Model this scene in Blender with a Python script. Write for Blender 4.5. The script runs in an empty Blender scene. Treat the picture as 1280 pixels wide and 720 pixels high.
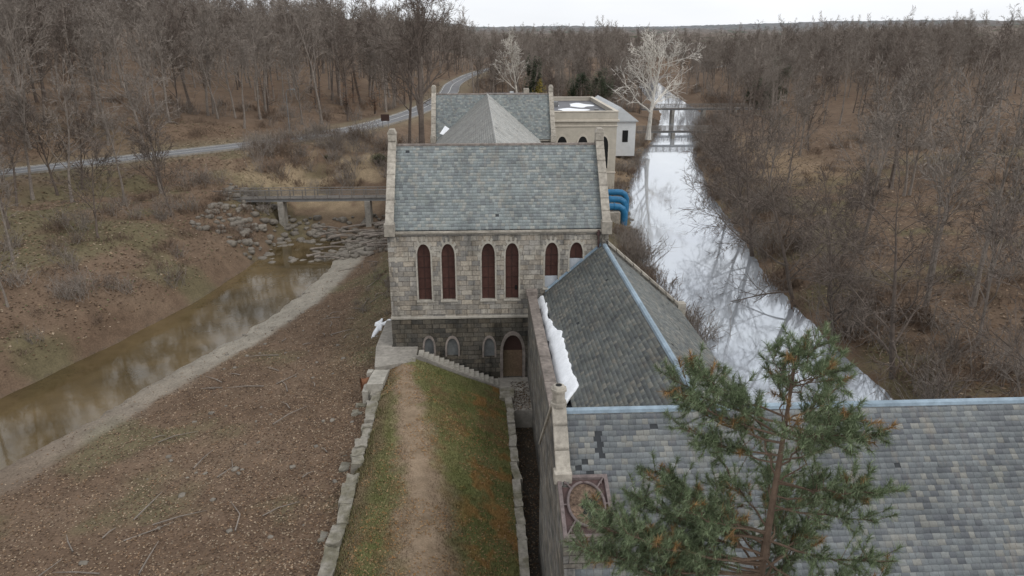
import bpy,bmesh,math,random
import numpy as np
from mathutils import Vector
rng=np.random.default_rng(7)
sc=bpy.context.scene
COL=sc.collection
pi=math.pi
# ---------------------------------------------------------------- materials
class NM:
    def __init__(s,name,rough=.85,spec=.3):
        s.m=bpy.data.materials.new(name); s.m.use_nodes=True; s.t=s.m.node_tree
        s.b=s.t.nodes['Principled BSDF']; s.b.inputs['Roughness'].default_value=rough
        s.b.inputs['Specular IOR Level'].default_value=spec
    def n(s,typ,**kw):
        nd=s.t.nodes.new(typ)
        for k,v in kw.items(): setattr(nd,k,v)
        return nd
    def l(s,a,b): s.t.links.new(a,b)
    def uv(s): return s.n('ShaderNodeUVMap').outputs[0]
    def pos(s): return s.n('ShaderNodeNewGeometry').outputs['Position']
    def mapv(s,v,scale):
        m=s.n('ShaderNodeMapping'); s.l(v,m.inputs[0]); m.inputs['Scale'].default_value=scale; return m.outputs[0]
    def noise(s,v,scale,detail=4,rough=.6):
        nd=s.n('ShaderNodeTexNoise'); s.l(v,nd.inputs['Vector'])
        nd.inputs['Scale'].default_value=scale; nd.inputs['Detail'].default_value=detail; nd.inputs['Roughness'].default_value=rough
        return nd.outputs['Fac']
    def ramp(s,f,stops):
        nd=s.n('ShaderNodeValToRGB'); s.l(f,nd.inputs[0]); e=nd.color_ramp.elements
        while len(e)<len(stops): e.new(.5)
        for i,(p,c) in enumerate(stops):
            e[i].position=p
            e[i].color=(c,c,c,1) if not isinstance(c,tuple) else (*c,1)
        return nd.outputs[0]
    def mix(s,f,a,b,blend='MIX'):
        nd=s.n('ShaderNodeMix',data_type='RGBA',blend_type=blend)
        for inp,v in ((nd.inputs[0],f),(nd.inputs[6],a),(nd.inputs[7],b)):
            if isinstance(v,(int,float)): inp.default_value=v
            elif isinstance(v,tuple): inp.default_value=(*v,1)
            else: s.l(v,inp)
        return nd.outputs[2]
    def bump(s,h,st=.5,d=.02,prev=None):
        nd=s.n('ShaderNodeBump'); s.l(h,nd.inputs['Height']); nd.inputs['Strength'].default_value=st; nd.inputs['Distance'].default_value=d
        if prev: s.l(prev,nd.inputs['Normal'])
        return nd.outputs[0]
    def fin(s,col,nor=None):
        if isinstance(col,tuple): s.b.inputs['Base Color'].default_value=(*col,1)
        else: s.l(col,s.b.inputs['Base Color'])
        if nor: s.l(nor,s.b.inputs['Normal'])
        return s.m

def brick(s,v,w,h,c1,c2,mc,mort=.015,smooth=.2,squash=1.,sf=2,bias=0):
    nd=s.n('ShaderNodeTexBrick'); s.l(v,nd.inputs['Vector'])
    nd.offset=.5; nd.squash=squash; nd.squash_frequency=sf
    nd.inputs['Scale'].default_value=1; nd.inputs['Brick Width'].default_value=w; nd.inputs['Row Height'].default_value=h
    nd.inputs['Mortar Size'].default_value=mort; nd.inputs['Mortar Smooth'].default_value=smooth; nd.inputs['Bias'].default_value=bias
    nd.inputs['Color1'].default_value=(*c1,1); nd.inputs['Color2'].default_value=(*c2,1); nd.inputs['Mortar'].default_value=(*mc,1)
    return nd.outputs['Color'],nd.outputs['Fac']

def stone(name,c1,c2,mc,w=.8,h=.4,bumpd=.06,st_lo=.5,warm=(1.06,.99,.90)):
    s=NM(name,.9,.2); uv=s.uv()
    nz=s.n('ShaderNodeTexNoise'); s.l(uv,nz.inputs['Vector']); nz.inputs['Scale'].default_value=1.7
    wob=s.mix(.06,uv,nz.outputs['Color'],'ADD')
    c,f=brick(s,wob,w,h,c1,c2,mc,.022,.4,.62,3)
    sh=s.n('ShaderNodeMapping'); s.l(wob,sh.inputs[0]); sh.inputs['Location'].default_value=(w*24,h*48,0)
    cc,_=brick(s,sh.outputs[0],w,h,(0,0,0),(1,1,1),(.5,.5,.5),0,0,.62,3)
    c=s.mix(1.,c,s.ramp(cc,[(0,(.74,.75,.77)),(.3,(1.,1.,1.)),(.7,warm),(1,(1.15,1.14,1.1))]),'MULTIPLY')
    n1=s.noise(uv,5,6,.75)
    c=s.mix(1.,c,s.ramp(n1,[(.28,.56),(.5,1.),(.75,1.38)]),'MULTIPLY')
    c=s.mix(1.,c,s.ramp(s.noise(uv,.5,4,.6),[(.3,.76),(.7,1.14)]),'MULTIPLY')
    strk=s.ramp(s.noise(s.mapv(uv,(1.1,.16,1)),1.3,5,.7),[(.47,1.),(.72,st_lo)])
    c=s.mix(1.,c,strk,'MULTIPLY')
    inv=s.ramp(f,[(0,1.),(1,0.)])
    nb=s.bump(inv,.8,bumpd*.6); nb=s.bump(n1,.9,bumpd,nb)
    return s.fin(c,nb)

def plain(name,c,rough=.8,var=.2,scale=4,bump=.01,spec=.3,metal=0):
    s=NM(name,rough,spec); p=s.pos(); s.b.inputs['Metallic'].default_value=metal
    n=s.noise(p,scale,6,.7); n2=s.noise(p,scale*.17,3,.6)
    col=s.mix(1.,c,s.ramp(n,[(.3,1-var),(.7,1+var)]),'MULTIPLY')
    col=s.mix(1.,col,s.ramp(n2,[(.3,1-var*.8),(.7,1+var*.6)]),'MULTIPLY')
    return s.fin(col,s.bump(n,.5,bump) if bump else None)

def vcol(name,rough=.95,var=.35,scale=6,bump=.03,spec=.1,big=True):
    s=NM(name,rough,spec); a=s.n('ShaderNodeVertexColor'); a.layer_name='Col'; p=s.pos()
    n=s.noise(p,scale,8,.75); n2=s.noise(p,scale*.12,5,.65)
    col=s.mix(1.,a.outputs[0],s.ramp(n,[(.28,1-var),(.5,1.),(.74,1+var*1.3)]),'MULTIPLY')
    if big: col=s.mix(1.,col,s.ramp(n2,[(.3,.8),(.7,1.2)]),'MULTIPLY')
    return s.fin(col,s.bump(n,.8,bump) if bump else None)

M={}
s=NM('slate',.6,.35); a=s.n('ShaderNodeVertexColor'); a.layer_name='Col'; p=s.pos()
c=s.mix(1.,a.outputs[0],s.ramp(s.noise(p,.33,5,.65),[(.3,.76),(.5,1.),(.72,1.18)]),'MULTIPLY')
c=s.mix(1.,c,s.ramp(s.noise(p,11,4,.7),[(.3,.8),(.7,1.18)]),'MULTIPLY')
c=s.mix(s.ramp(s.noise(s.mapv(p,(1.3,.35,.25)),1.1,5,.7),[(.54,0.),(.78,.5)]),c,(.27,.22,.17))
c=s.mix(s.ramp(s.noise(s.mapv(p,(1,1,1)),.55,6,.7),[(.58,0.),(.75,.35)]),c,(.22,.24,.20))
M['slate']=s.fin(c,s.bump(s.noise(p,16,4,.7),.3,.01))
M['under']=plain('roof_felt',(.035,.038,.042),.8,.2,4,0)
M['stone']=stone('granite_ashlar',(.405,.38,.34),(.265,.25,.228),(.175,.162,.145),.95,.43)
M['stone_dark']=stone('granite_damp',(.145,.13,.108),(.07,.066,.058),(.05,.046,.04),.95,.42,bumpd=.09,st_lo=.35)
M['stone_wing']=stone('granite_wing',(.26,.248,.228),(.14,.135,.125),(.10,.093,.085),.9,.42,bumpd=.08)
M['trim']=plain('dressed_stone',(.36,.335,.29),.85,.25,5,.01)
M['coping']=plain('coping_stone',(.34,.31,.265),.9,.34,3,.02)
M['coping_d']=plain('coping_weathered',(.21,.18,.16),.9,.4,2.5,.02)
M['board']=plain('window_board_brown',(.075,.034,.027),.6,.25,3,.003)
M['frame']=plain('window_frame_brown',(.045,.024,.02),.5,.1,3,0)
M['white']=plain('white_panel',(.45,.48,.52),.6,.1,3,0)
M['grey']=plain('grey_board',(.15,.155,.155),.7,.2,3,.003)
M['dark']=plain('dark_recess',(.012,.012,.012),.9,.2,3,0)
M['flash']=plain('lead_flashing',(.25,.32,.38),.5,.25,2,.003)
M['snow']=plain('snow',(.80,.82,.85),.6,.08,5,.04)
M['conc']=plain('concrete',(.27,.25,.22),.9,.3,2.2,.02)
M['steps']=plain('step_stone',(.33,.31,.27),.9,.28,3,.01)
M['asph']=plain('asphalt',(.17,.17,.175),.9,.15,1.5,.005)
M['line']=plain('road_paint',(.7,.7,.66),.8,.1,3,0)
M['rust']=plain('rusty_iron',(.16,.07,.035),.8,.35,5,.01)
M['iron']=plain('painted_iron',(.075,.045,.042),.6,.3,5,.006)
M['blue']=plain('blue_pipe_plastic',(.02,.14,.28),.4,.2,2,.003)
M['cream']=plain('cream_render',(.44,.40,.335),.85,.12,1.3,.005)
M['cream2']=plain('cream_cornice',(.50,.455,.385),.85,.12,1.3,.005)
M['tar']=plain('roof_membrane',(.075,.075,.085),.5,.3,.5,.004)
M['metalroof']=plain('white_metal_roof',(.5,.52,.53),.5,.08,1,0)
M['wood']=plain('weathered_timber',(.17,.155,.14),.85,.25,3,.006)
M['steel']=plain('galvanised_rail',(.18,.18,.18),.5,.15,3,0)
M['bark']=plain('bark_grey',(.21,.18,.155),.95,.3,3,0)
M['bark_d']=plain('bark_dark',(.125,.10,.084),.95,.3,3,.02)
M['bark_w']=plain('bark_sycamore',(.55,.52,.47),.85,.35,1.2,0)
M['bark_p']=plain('bark_pine',(.13,.09,.065),.95,.3,5,.02)
M['rock']=plain('rock',(.18,.16,.135),.9,.3,2.5,.04)
M['brush']=plain('brush_twigs',(.16,.115,.085),.95,.3,2,0)
M['vc']=vcol('ground_litter')
M['leafvc']=vcol('leaf_colour',.8,.12,3,0,.15)
M['lawnm']=vcol('lawn_turf',.95,.3,9,.03)
M['canopy']=vcol('distant_canopy',1.,.45,.35,0,0)
s=NM('canal_water_m',.05,.5); n=s.noise(s.pos(),.9,3,.5)
s.b.inputs['Metallic'].default_value=.6
M['water']=s.fin(s.mix(s.ramp(s.noise(s.pos(),.05,4,.6),[(.35,0.),(.7,1.)]),(.50,.54,.60),(.58,.62,.66)),s.bump(n,.12,.03))
s=NM('brown_water_m',.06,.6); n=s.noise(s.pos(),.9,4,.5)
s.b.inputs['IOR'].default_value=1.4
M['bwater']=s.fin(s.mix(s.ramp(s.noise(s.pos(),.12,5,.6),[(.35,0.),(.7,1.)]),(.055,.04,.018),(.14,.10,.05)),s.bump(n,.15,.03))

# ---------------------------------------------------------------- mesh helpers
def empty(name,loc=(0,0,0)):
    o=bpy.data.objects.new(name,None); o.location=loc; COL.objects.link(o); return o
def metric_uv(me):
    uvl=me.uv_layers.new(name='UVMap'); z=Vector((0,0,1))
    for p in me.polygons:
        n=p.normal
        if abs(n.z)>.995: t=Vector((1,0,0)); b=Vector((0,1,0))
        else: t=z.cross(n).normalized(); b=n.cross(t)
        for li in p.loop_indices:
            co=me.vertices[me.loops[li].vertex_index].co
            uvl.data[li].uv=(co.dot(t)+50,co.dot(b)+50)
class MB:
    def __init__(s): s.v=[];s.f=[]
    def add(s,vs,fs):
        b=len(s.v); s.v+= [tuple(x) for x in vs]; s.f+=[tuple(b+i for i in f) for f in fs]
    def box(s,x0,x1,y0,y1,z0,z1):
        s.add([(x0,y0,z0),(x1,y0,z0),(x1,y1,z0),(x0,y1,z0),(x0,y0,z1),(x1,y0,z1),(x1,y1,z1),(x0,y1,z1)],
              [(0,3,2,1),(4,5,6,7),(0,1,5,4),(1,2,6,5),(2,3,7,6),(3,0,4,7)]); return s
    def prism(s,a,b):
        n=len(a); s.add(list(a)+list(b),[tuple(range(n)),tuple(range(2*n-1,n-1,-1))]+[(i,i+n,(i+1)%n+n,(i+1)%n) for i in range(n)]); return s
    def px(s,poly,x0,x1): return s.prism([(x0,y,z) for y,z in poly],[(x1,y,z) for y,z in poly])
    def py(s,poly,y0,y1): return s.prism([(x,y0,z) for x,z in poly],[(x,y1,z) for x,z in poly])
    def pz(s,poly,z0,z1): return s.prism([(x,y,z0) for x,y in poly],[(x,y,z1) for x,y in poly])
    def quad(s,*p): s.add(p,[tuple(range(len(p)))]); return s
    def tube(s,pts,rad,sides=8,cap=True):
        pts=[Vector(p) for p in pts]; d0=(pts[-1]-pts[0]).normalized()
        ref=Vector((1,0,0)) if abs(d0.x)<.7 else Vector((0,1,0)); vs=[];fs=[]
        for i,p in enumerate(pts):
            d=(pts[min(i+1,len(pts)-1)]-pts[max(i-1,0)]).normalized(); a=d.cross(ref).normalized(); b=d.cross(a)
            ra=rad[i] if isinstance(rad,(list,tuple)) else rad
            for k in range(sides):
                an=2*pi*k/sides; vs.append(p+a*(math.cos(an)*ra)+b*(math.sin(an)*ra))
        for i in range(len(pts)-1):
            for k in range(sides): fs.append((i*sides+k,i*sides+(k+1)%sides,(i+1)*sides+(k+1)%sides,(i+1)*sides+k))
        if cap: fs.append(tuple(range(sides-1,-1,-1))); fs.append(tuple((len(pts)-1)*sides+k for k in range(sides)))
        s.add(vs,fs); return s
    def mesh(s,name,mat,uv=True,fix=True):
        me=bpy.data.meshes.new(name); me.from_pydata(s.v,[],s.f)
        if fix:
            bm=bmesh.new(); bm.from_mesh(me); bmesh.ops.recalc_face_normals(bm,faces=bm.faces); bm.to_mesh(me); bm.free()
        me.materials.append(mat); me.update()
        if uv: metric_uv(me)
        return me
    def obj(s,name,mat,parent=None,bevel=0,uv=True,fix=True):
        o=bpy.data.objects.new(name,s.mesh(name,mat,uv,fix)); COL.objects.link(o)
        if parent: o.parent=parent
        if bevel:
            m=o.modifiers.new('bevel','BEVEL'); m.width=bevel; m.segments=1; m.limit_method='ANGLE'
        return o
def fast_mesh(name,V,Fc,mat,colors=None,smooth=False):
    V=np.asarray(V,np.float32); Fc=np.asarray(Fc,np.int32); k=Fc.shape[1]
    me=bpy.data.meshes.new(name); me.vertices.add(len(V)); me.vertices.foreach_set('co',V.ravel())
    me.loops.add(Fc.size); me.loops.foreach_set('vertex_index',Fc.ravel())
    me.polygons.add(len(Fc)); me.polygons.foreach_set('loop_start',np.arange(0,Fc.size,k,dtype=np.int32))
    me.polygons.foreach_set('loop_total',np.full(len(Fc),k,np.int32))
    if smooth: me.polygons.foreach_set('use_smooth',np.ones(len(Fc),bool))
    me.update(calc_edges=True)
    if colors is not None:
        a=me.color_attributes.new('Col','FLOAT_COLOR','POINT')
        c=np.ones((len(V),4),np.float32); c[:,:3]=colors; a.data.foreach_set('color',c.ravel())
    me.materials.append(mat); return me
def link(name,me,parent=None):
    o=bpy.data.objects.new(name,me); COL.objects.link(o)
    if parent: o.parent=parent
    return o
def vnoise(x,y,seed=0):
    x=np.asarray(x,float);y=np.asarray(y,float); xi=np.floor(x).astype(np.int64); yi=np.floor(y).astype(np.int64)
    fx=x-xi; fy=y-yi; fx=fx*fx*(3-2*fx); fy=fy*fy*(3-2*fy)
    def h(a,b):
        n=(a*374761393+b*668265263+seed*982451653)&0x7fffffff
        n=((n^(n>>13))*1274126177)&0x7fffffff
        return ((n^(n>>16))&0xffff)/65535.
    return (h(xi,yi)*(1-fx)+h(xi+1,yi)*fx)*(1-fy)+(h(xi,yi+1)*(1-fx)+h(xi+1,yi+1)*fx)*fy
def fbm(x,y,s,seed=0,o=4):
    r=0;a=.5;t=0
    for i in range(o):
        r=r+a*vnoise(np.asarray(x)/s+17*i,np.asarray(y)/s-9*i,seed+i); t+=a; a*=.55; s*=.5
    return r/t
def sm(a,b,x):
    t=np.clip((np.asarray(x,float)-a)/(b-a),0,1); return t*t*(3-2*t)
# real slates laid in courses on a slope: P0 = lower-left corner, U along the eave, Vd up the slope
def slates(name,P0,U,Vd,width,length,pal,parent,seed=0,row=.27,holes=()):
    r=random.Random(seed); P0=np.array(P0,float); U=np.array(U,float);U/=np.linalg.norm(U); Vd=np.array(Vd,float); Vd/=np.linalg.norm(Vd)
    N=np.cross(U,Vd)
    if N[2]<0: N=-N
    V=[];F=[];C=[]; nr=int(length/row); row=length/nr
    for j in range(nr):
        u=-r.uniform(0,.3); v0=j*row
        while u<width:
            w=r.choice((.27,.31,.34,.38))*r.uniform(.92,1.08); a=max(u,0);b=min(u+w-.009,width); u+=w
            if b-a<.04: continue
            if any(abs((a+b)/2-h[0])<h[2] and abs(v0+row/2-h[1])<h[3] for h in holes): continue
            if r.random()<.0012: continue
            lo=.030+r.uniform(-.004,.006); sk=r.gauss(0,.006); dv=r.gauss(0,.007)
            if r.random()<.012: dv-=.05
            top=row*1.12
            q=[(a,v0+dv+sk,lo),(b,v0+dv-sk,lo+r.gauss(0,.003)),(b,v0+top,.012),(a,v0+top,.012),(a,v0+dv+sk,0),(b,v0+dv-sk,0)]
            o=len(V); V+=[P0+U*x+Vd*y+N*z for x,y,z in q]; F+=[(o,o+1,o+2,o+3),(o+4,o+5,o+1,o)]
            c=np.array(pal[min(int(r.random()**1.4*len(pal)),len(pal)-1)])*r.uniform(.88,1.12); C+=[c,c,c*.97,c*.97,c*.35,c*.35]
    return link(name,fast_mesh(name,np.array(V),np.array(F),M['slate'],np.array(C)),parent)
def rough_blocks(name,boxes,mat,amp=.1,sub=3):
    bm=bmesh.new(); r=random.Random(2)
    for (x0,x1,y0,y1,z0,z1) in boxes:
        g=bmesh.ops.create_cube(bm,size=1)['verts']; yaw=r.gauss(0,.04); tl=r.gauss(0,.04)
        for v in g:
            v.co=Vector(((x0+x1)/2+v.co.x*(x1-x0)+v.co.y*(y1-y0)*yaw,(y0+y1)/2+v.co.y*(y1-y0),(z0+z1)/2+v.co.z*(z1-z0)+(v.co.y*(y1-y0)*tl if v.co.z>0 else 0)))
    bmesh.ops.subdivide_edges(bm,edges=bm.edges[:],cuts=sub,use_grid_fill=True)
    for v in bm.verts:
        a=float(vnoise(v.co.x*3+v.co.z*2,v.co.y*3,5))-.5; b=float(vnoise(v.co.y*4+3,v.co.z*4,6))-.5
        v.co+=Vector((b,a*.5,a))*amp*2
    me=bpy.data.meshes.new(name); bm.to_mesh(me); bm.free(); me.materials.append(mat); return link(name,me)
# ---------------------------------------------------------------- terrain
LY=[-80,60,80,97,123,164,203,260,350,450,600,1500]
LX=[19.3,19.3,20,22,26,37,50,66,79,97,190,620]
RX=[32,32.5,34,37,41,50,62,80,92,108,205,660]
ROAD=[(-260,20,4),(-150,62,4.5),(-95,95,5),(-60,122,5.5),(-31,148,6),(-17,186,6),(-10,245,6),(-8,310,6),(8,420,6),(60,620,6)]
def road_dist(x,y):
    best=np.full(np.shape(x),1e9); zz=np.zeros(np.shape(x))
    for (ax,ay,az),(bx,by,bz) in zip(ROAD[:-1],ROAD[1:]):
        dx,dy=bx-ax,by-ay; t=np.clip(((x-ax)*dx+(y-ay)*dy)/(dx*dx+dy*dy),0,1)
        d=np.hypot(x-ax-t*dx,y-ay-t*dy); m=d<best; best=np.where(m,d,best); zz=np.where(m,az+(bz-az)*t,zz)
    return best,zz
SY=[-40,20,40,60,70,82,95,110]; SX=[-38,-27,-19,-11,-7,-3.5,-1.2,0]
def chan(x,y):  # channel-relative x: the river swings away to the west as it nears the viewpoint
    s_=np.interp(y,SY,SX); return x-s_*np.clip((-9-x)/(5.5-s_),0,1)
def H(x,y,sink=True):
    x=np.asarray(x,float);y=np.asarray(y,float)
    n=fbm(x,y,9,1)-.5; n2=fbm(x,y,1.6,5)-.5
    xe=chan(x,y)
    p1=np.interp(xe,[-1500,-300,-120,-60,-42,-33,-30,-20,-18,-14.5,-11,-9.2,-8.3,-7.5,0],[25,18,9,3.5,2.2,-2,-5.3,-5.2,-4.5,-4.1,-2.9,-1.9,-1.35,-.6,0])
    p1=p1+n2*.5*sm(-8.5,-10,x)+n*1.3*sm(-12,-16,x)*.5+n*2*sm(-36,-52,xe)
    p2=np.interp(x,[-1500,-300,-100,-40,-15,0,20],[34,24,13,7.2,3.5,1.2,.8])+n*1.2
    p2=p2+sm(170,420,y)*4
    h=p1*(1-sm(106,140,y))+p2*sm(106,140,y)
    rd,rz=road_dist(x,y); w=1-sm(4.5,14,rd); h=h*(1-w)+(rz-.12)*w
    lx=np.interp(y,LY,LX); rx=np.interp(y,LY,RX)
    dl=lx-x; hb=np.interp(dl,[-4,-.0,3.5,9],[-4.5,-2.1,-.6,0.3])+n2*.5+n*.5
    dr=x-rx; hr=np.interp(dr,[-4,0,5,20,80,600],[-4.5,-2.1,.3,2,7,25])+n2*.4+n*1.2*sm(0,10,dr)
    mid=(lx+rx)/2
    hc=np.where(x<mid,hb,hr)
    t=sm(9,16,dl); h=np.where(dl>16,h,hc*(1-t)+h*t)
    if sink:
        ins=(x>-7.2)&(x<18.2)&(y<57.3)
        h=np.where(ins,-5.3,h)
    far=sm(500,2500,y); h=h+far*18*fbm(x,y,500,9)
    return h
xs=np.concatenate([-np.geomspace(3000,62,50),np.arange(-60,-16,.6),np.arange(-16,-7.3,.25),[-7.25,-7.15],np.arange(-6.5,18,1.5),[18.1,18.3],np.arange(18.6,50,.6),np.arange(50,100,1.2),np.geomspace(101,4000,55)])
ys=np.concatenate([np.arange(-40,16,4.),np.arange(16,57.2,.4),[57.25,57.4],np.arange(57.8,130,.6),np.arange(130,260,1.5),np.geomspace(262,6000,90)])
X,Y=np.meshgrid(xs,ys); Z=H(X,Y)
def ground_col(x,y,z):
    lit=np.array([.105,.070,.048]); lit2=np.array([.165,.118,.083]); gr=np.array([.115,.115,.06]); mud=np.array([.27,.245,.205]); soil=np.array([.10,.08,.06])
    a=fbm(x,y,4,21)[...,None]; g=fbm(x,y,7,33); xe=chan(x,y); A=a[...,0]
    c=lit*(1-a)+lit2*a
    k=(sm(.5,.66,g)*sm(140,120,y))[...,None]*.5; c=c*(1-k)+gr*k
    k=(sm(-15,-12,x)*sm(-8.2,-10.0,x)*sm(50,78,y)*sm(112,104,y)*(.45+.75*g))[...,None]*.8; k=np.clip(k,0,1); c=c*(1-k)+gr*k
    k=(sm(-21,-19.8,xe+(A-.5)*2)*sm(-14.2,-15.6,xe+(A-.5)*1.5)*sm(114,104,y)*sm(30,75,y))[...,None]; c=c*(1-k)+mud*k
    k=(sm(-4.75,-5.1,z)*sm(0,-10,x))[...,None]; c=c*(1-k)+soil*k
    k=(sm(112,122,y)*sm(150,135,y)*sm(-45,-35,x)*sm(-14,-20,x)*sm(.4,.6,A))[...,None]*.9; c=c*(1-k)+np.array([.26,.20,.13])*k
    rd,_=road_dist(x,y); k=(sm(9,5,rd)*(.4+.6*g))[...,None]*.7; c=c*(1-k)+np.array([.19,.165,.11])*k
    k=(sm(14,20,x)*sm(110,125,y)*sm(230,190,y)*sm(70,60,x))[...,None]*.6; c=c*(1-k)+np.array([.26,.19,.12])*k
    return c
C=ground_col(X,Y,Z)
ny,nx=X.shape; idx=np.arange(nx*ny).reshape(ny,nx)
Fq=np.stack([idx[:-1,:-1],idx[:-1,1:],idx[1:,1:],idx[1:,:-1]],-1).reshape(-1,4)
link('ground',fast_mesh('ground',np.stack([X,Y,Z],-1).reshape(-1,3),Fq,M['vc'],C.reshape(-1,3),True))
yy=np.concatenate([np.arange(-70,300,6.),np.geomspace(300,1400,30)])
V=[];Fc=[]
for i,y in enumerate(yy):
    a=np.interp(y,LY,LX)-2; b=np.interp(y,LY,RX)+2; V+=[(a,y,-2),(b,y,-2)]
    if i: Fc.append((2*i-2,2*i-1,2*i+1,2*i))
link('canal_water',fast_mesh('canal_water',V,Fc,M['water']))
m=MB(); yy=np.arange(-70,117,6.)
for a,b in zip(yy[:-1],yy[1:]):
    sa=float(np.interp(a,SY,SX)); sb=float(np.interp(b,SY,SX))
    m.quad((-35+sa,a,-4.82),(-16.5+sa,a,-4.82),(-16.5+sb,b,-4.82),(-35+sb,b,-4.82))
m.obj('river_water',M['bwater'],fix=False)
def ribbon(name,pts,w,mat,lift,kerb=False,parent=None,off=0):
    P=[Vector(p) for p in pts]; Q=[]
    for i in range(len(P)-1):
        p0=P[max(i-1,0)];p1=P[i];p2=P[i+1];p3=P[min(i+2,len(P)-1)]
        for k in range(8):
            t=k/8; Q.append(.5*((2*p1)+(p2-p0)*t+(2*p0-5*p1+4*p2-p3)*t*t+(-p0+3*p1-3*p2+p3)*t**3))
    Q.append(P[-1]); m=MB(); k=MB()
    L=[]
    for i,q in enumerate(Q):
        d=(Q[min(i+1,len(Q)-1)]-Q[max(i-1,0)]); d.z=0; d.normalize(); n=Vector((-d.y,d.x,0)); L.append((q+n*off,n))
    for (a,na),(b,nb) in zip(L[:-1],L[1:]):
        z=Vector((0,0,lift)); m.quad(a-na*w/2+z,a+na*w/2+z,b+nb*w/2+z,b-nb*w/2+z)
        if kerb:
            for sg in (-1,1):
                o1=a+na*sg*(w/2);o2=b+nb*sg*(w/2);i1=a+na*sg*(w/2+.2);i2=b+nb*sg*(w/2+.2); h=Vector((0,0,lift+.13)); l=Vector((0,0,-.4))
                k.quad(o1+h,i1+h,i2+h,o2+h); k.quad(o1+l,o1+h,o2+h,o2+l); k.quad(i1+l,i1+h,i2+h,i2+l)
    o=m.obj(name,mat,parent)
    if kerb: k.obj('kerb',M['conc'],o,fix=False)
    return o
rd=ribbon('road',ROAD,6.2,M['asph'],.06,True)
ribbon('centre_line',ROAD,.14,M['line'],.066,parent=rd)
ribbon('edge_line',ROAD,.12,M['line'],.066,parent=rd,off=2.8)

# ---------------------------------------------------------------- pump house
PH=empty('pump_house')
def lancet(cx,w,z0,z1,n=7):
    sp=z1-w*.5*1.9; r=w*.5; p=[(cx-r,z0),(cx+r,z0),(cx+r,sp)]
    hh=z1-sp
    for i in range(1,n+1):
        t=i/n; ang=t*pi/2; p.append((cx+r*(1-t**1.8),sp+hh*math.sin(ang)**.95))
    left=[(2*cx-x,z) for x,z in p[3:-1]][::-1]
    return p+left+[(cx-r,sp)]
def facade(name,outer,holes,y,mat,parent,depth=.4):
    bm=bmesh.new(); edges=[]
    def loop(pts,yy):
        vs=[bm.verts.new((x,yy,z)) for x,z in pts]
        return vs,[bm.edges.new((vs[i],vs[(i+1)%len(vs)])) for i in range(len(vs))]
    _,e=loop(outer,y); edges+=e; hv=[]
    for h in holes:
        v,e=loop(h,y); edges+=e; hv.append(v)
    bmesh.ops.triangle_fill(bm,use_beauty=True,use_dissolve=False,edges=edges,normal=(0,-1,0))
    for v in hv:
        b=[bm.verts.new((q.co.x,y+depth,q.co.z)) for q in v]
        for i in range(len(v)): bm.faces.new((v[i],v[(i+1)%len(v)],b[(i+1)%len(v)],b[i]))
    bmesh.ops.recalc_face_normals(bm,faces=bm.faces)
    for f in bm.faces:
        if abs(f.normal.y)>.9 and f.normal.y>0: f.normal_flip()
    me=bpy.data.meshes.new(name); bm.to_mesh(me); bm.free(); me.materials.append(mat); metric_uv(me)
    return link(name,me,parent)
def surround(m,cx,w,z0,z1,y,t=.22,proud=.05):
    a=lancet(cx,w,z0,z1); b=lancet(cx,w+2*t,z0,z1+t*1.5); n=len(a)
    for i in range(1,n):
        j=(i+1)%n
        if j==1: continue
        ins=[(a[i][0],y-proud,a[i][1]),(b[i][0],y-proud,b[i][1]),(b[j][0],y-proud,b[j][1]),(a[j][0],y-proud,a[j][1])]
        m.prism(ins,[(p[0],y+.06,p[2]) for p in ins])
W0,W1,YF,EZ,RZ,YR=-7.4,10.6,57.1,10.3,16.4,62.25
YB=67.4
upper=[(-4.6,4.15),(-2.6,4.15),(.72,4.15),(2.7,4.15),(6.0,5.1),(8.05,6.7)]
ww=1.1; holes=[lancet(c,ww,z,9.08) for c,z in upper]
facade('front_wall',[(W0,2.62),(W1,2.62),(W1,EZ),(W0,EZ)],holes,YF,M['stone'],PH)
sur=MB(); brd=MB(); sill=MB(); fr=MB(); wp=MB()
for c,z in upper:
    surround(sur,c,ww,z,9.08,YF,.13,.03)
    brd.quad(*[(x,YF+.36,zz) for x,zz in lancet(c,ww-.004,z,9.07)])
    sill.box(c-ww/2-.18,c+ww/2+.18,YF-.1,YF+.3,z-.17,z+.002)
    fr.box(c-.025,c+.025,YF+.31,YF+.355,z+.02,8.6)
    for q in np.arange(z+.9,8.2,.95): fr.box(c-ww/2+.01,c+ww/2-.01,YF+.325,YF+.352,q,q+.05)
    # hood mould blocks around the pointed head
    a=lancet(c,ww+.26,z,9.27); b=lancet(c,ww+.7,z,9.62)
    for i in range(3,len(a)-1):
        ins=[(a[i][0],YF-.02,a[i][1]),(b[i][0],YF-.02,b[i][1]),(b[i+1][0]*.985+b[i][0]*.015,YF-.02,b[i+1][1]),(a[i+1][0],YF-.02,a[i+1][1])]
        if i%2: sur.prism(ins,[(p[0],YF+.05,p[2]) for p in ins])
wp.box(6-.54,6+.54,YF+.25,YF+.3,5.12,6.1); wp.box(8.05-.54,8.05+.54,YF+.25,YF+.3,6.72,7.62)
sur.obj('window_surrounds',M['trim'],PH); brd.obj('window_boards',M['board'],PH); sill.obj('window_sills',M['trim'],PH,bevel=.02)
MB().box(2.95,3.15,YF+.29,YF+.3,4.9,5.3).obj('board_hatch',M['dark'],PH)
fr.obj('window_bars',M['frame'],PH); wp.obj('blocked_panels',M['white'],PH)
low=[(-4.45,-1.0,.75,.8),(-2.45,-1.0,.7,.95),(.72,-1.15,.65,.9)]
YL=YF-.14
lh=[lancet(c,w,a,b) for c,a,b,w in low]+[lancet(2.75,1.7,-3.2,.9)]
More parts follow.
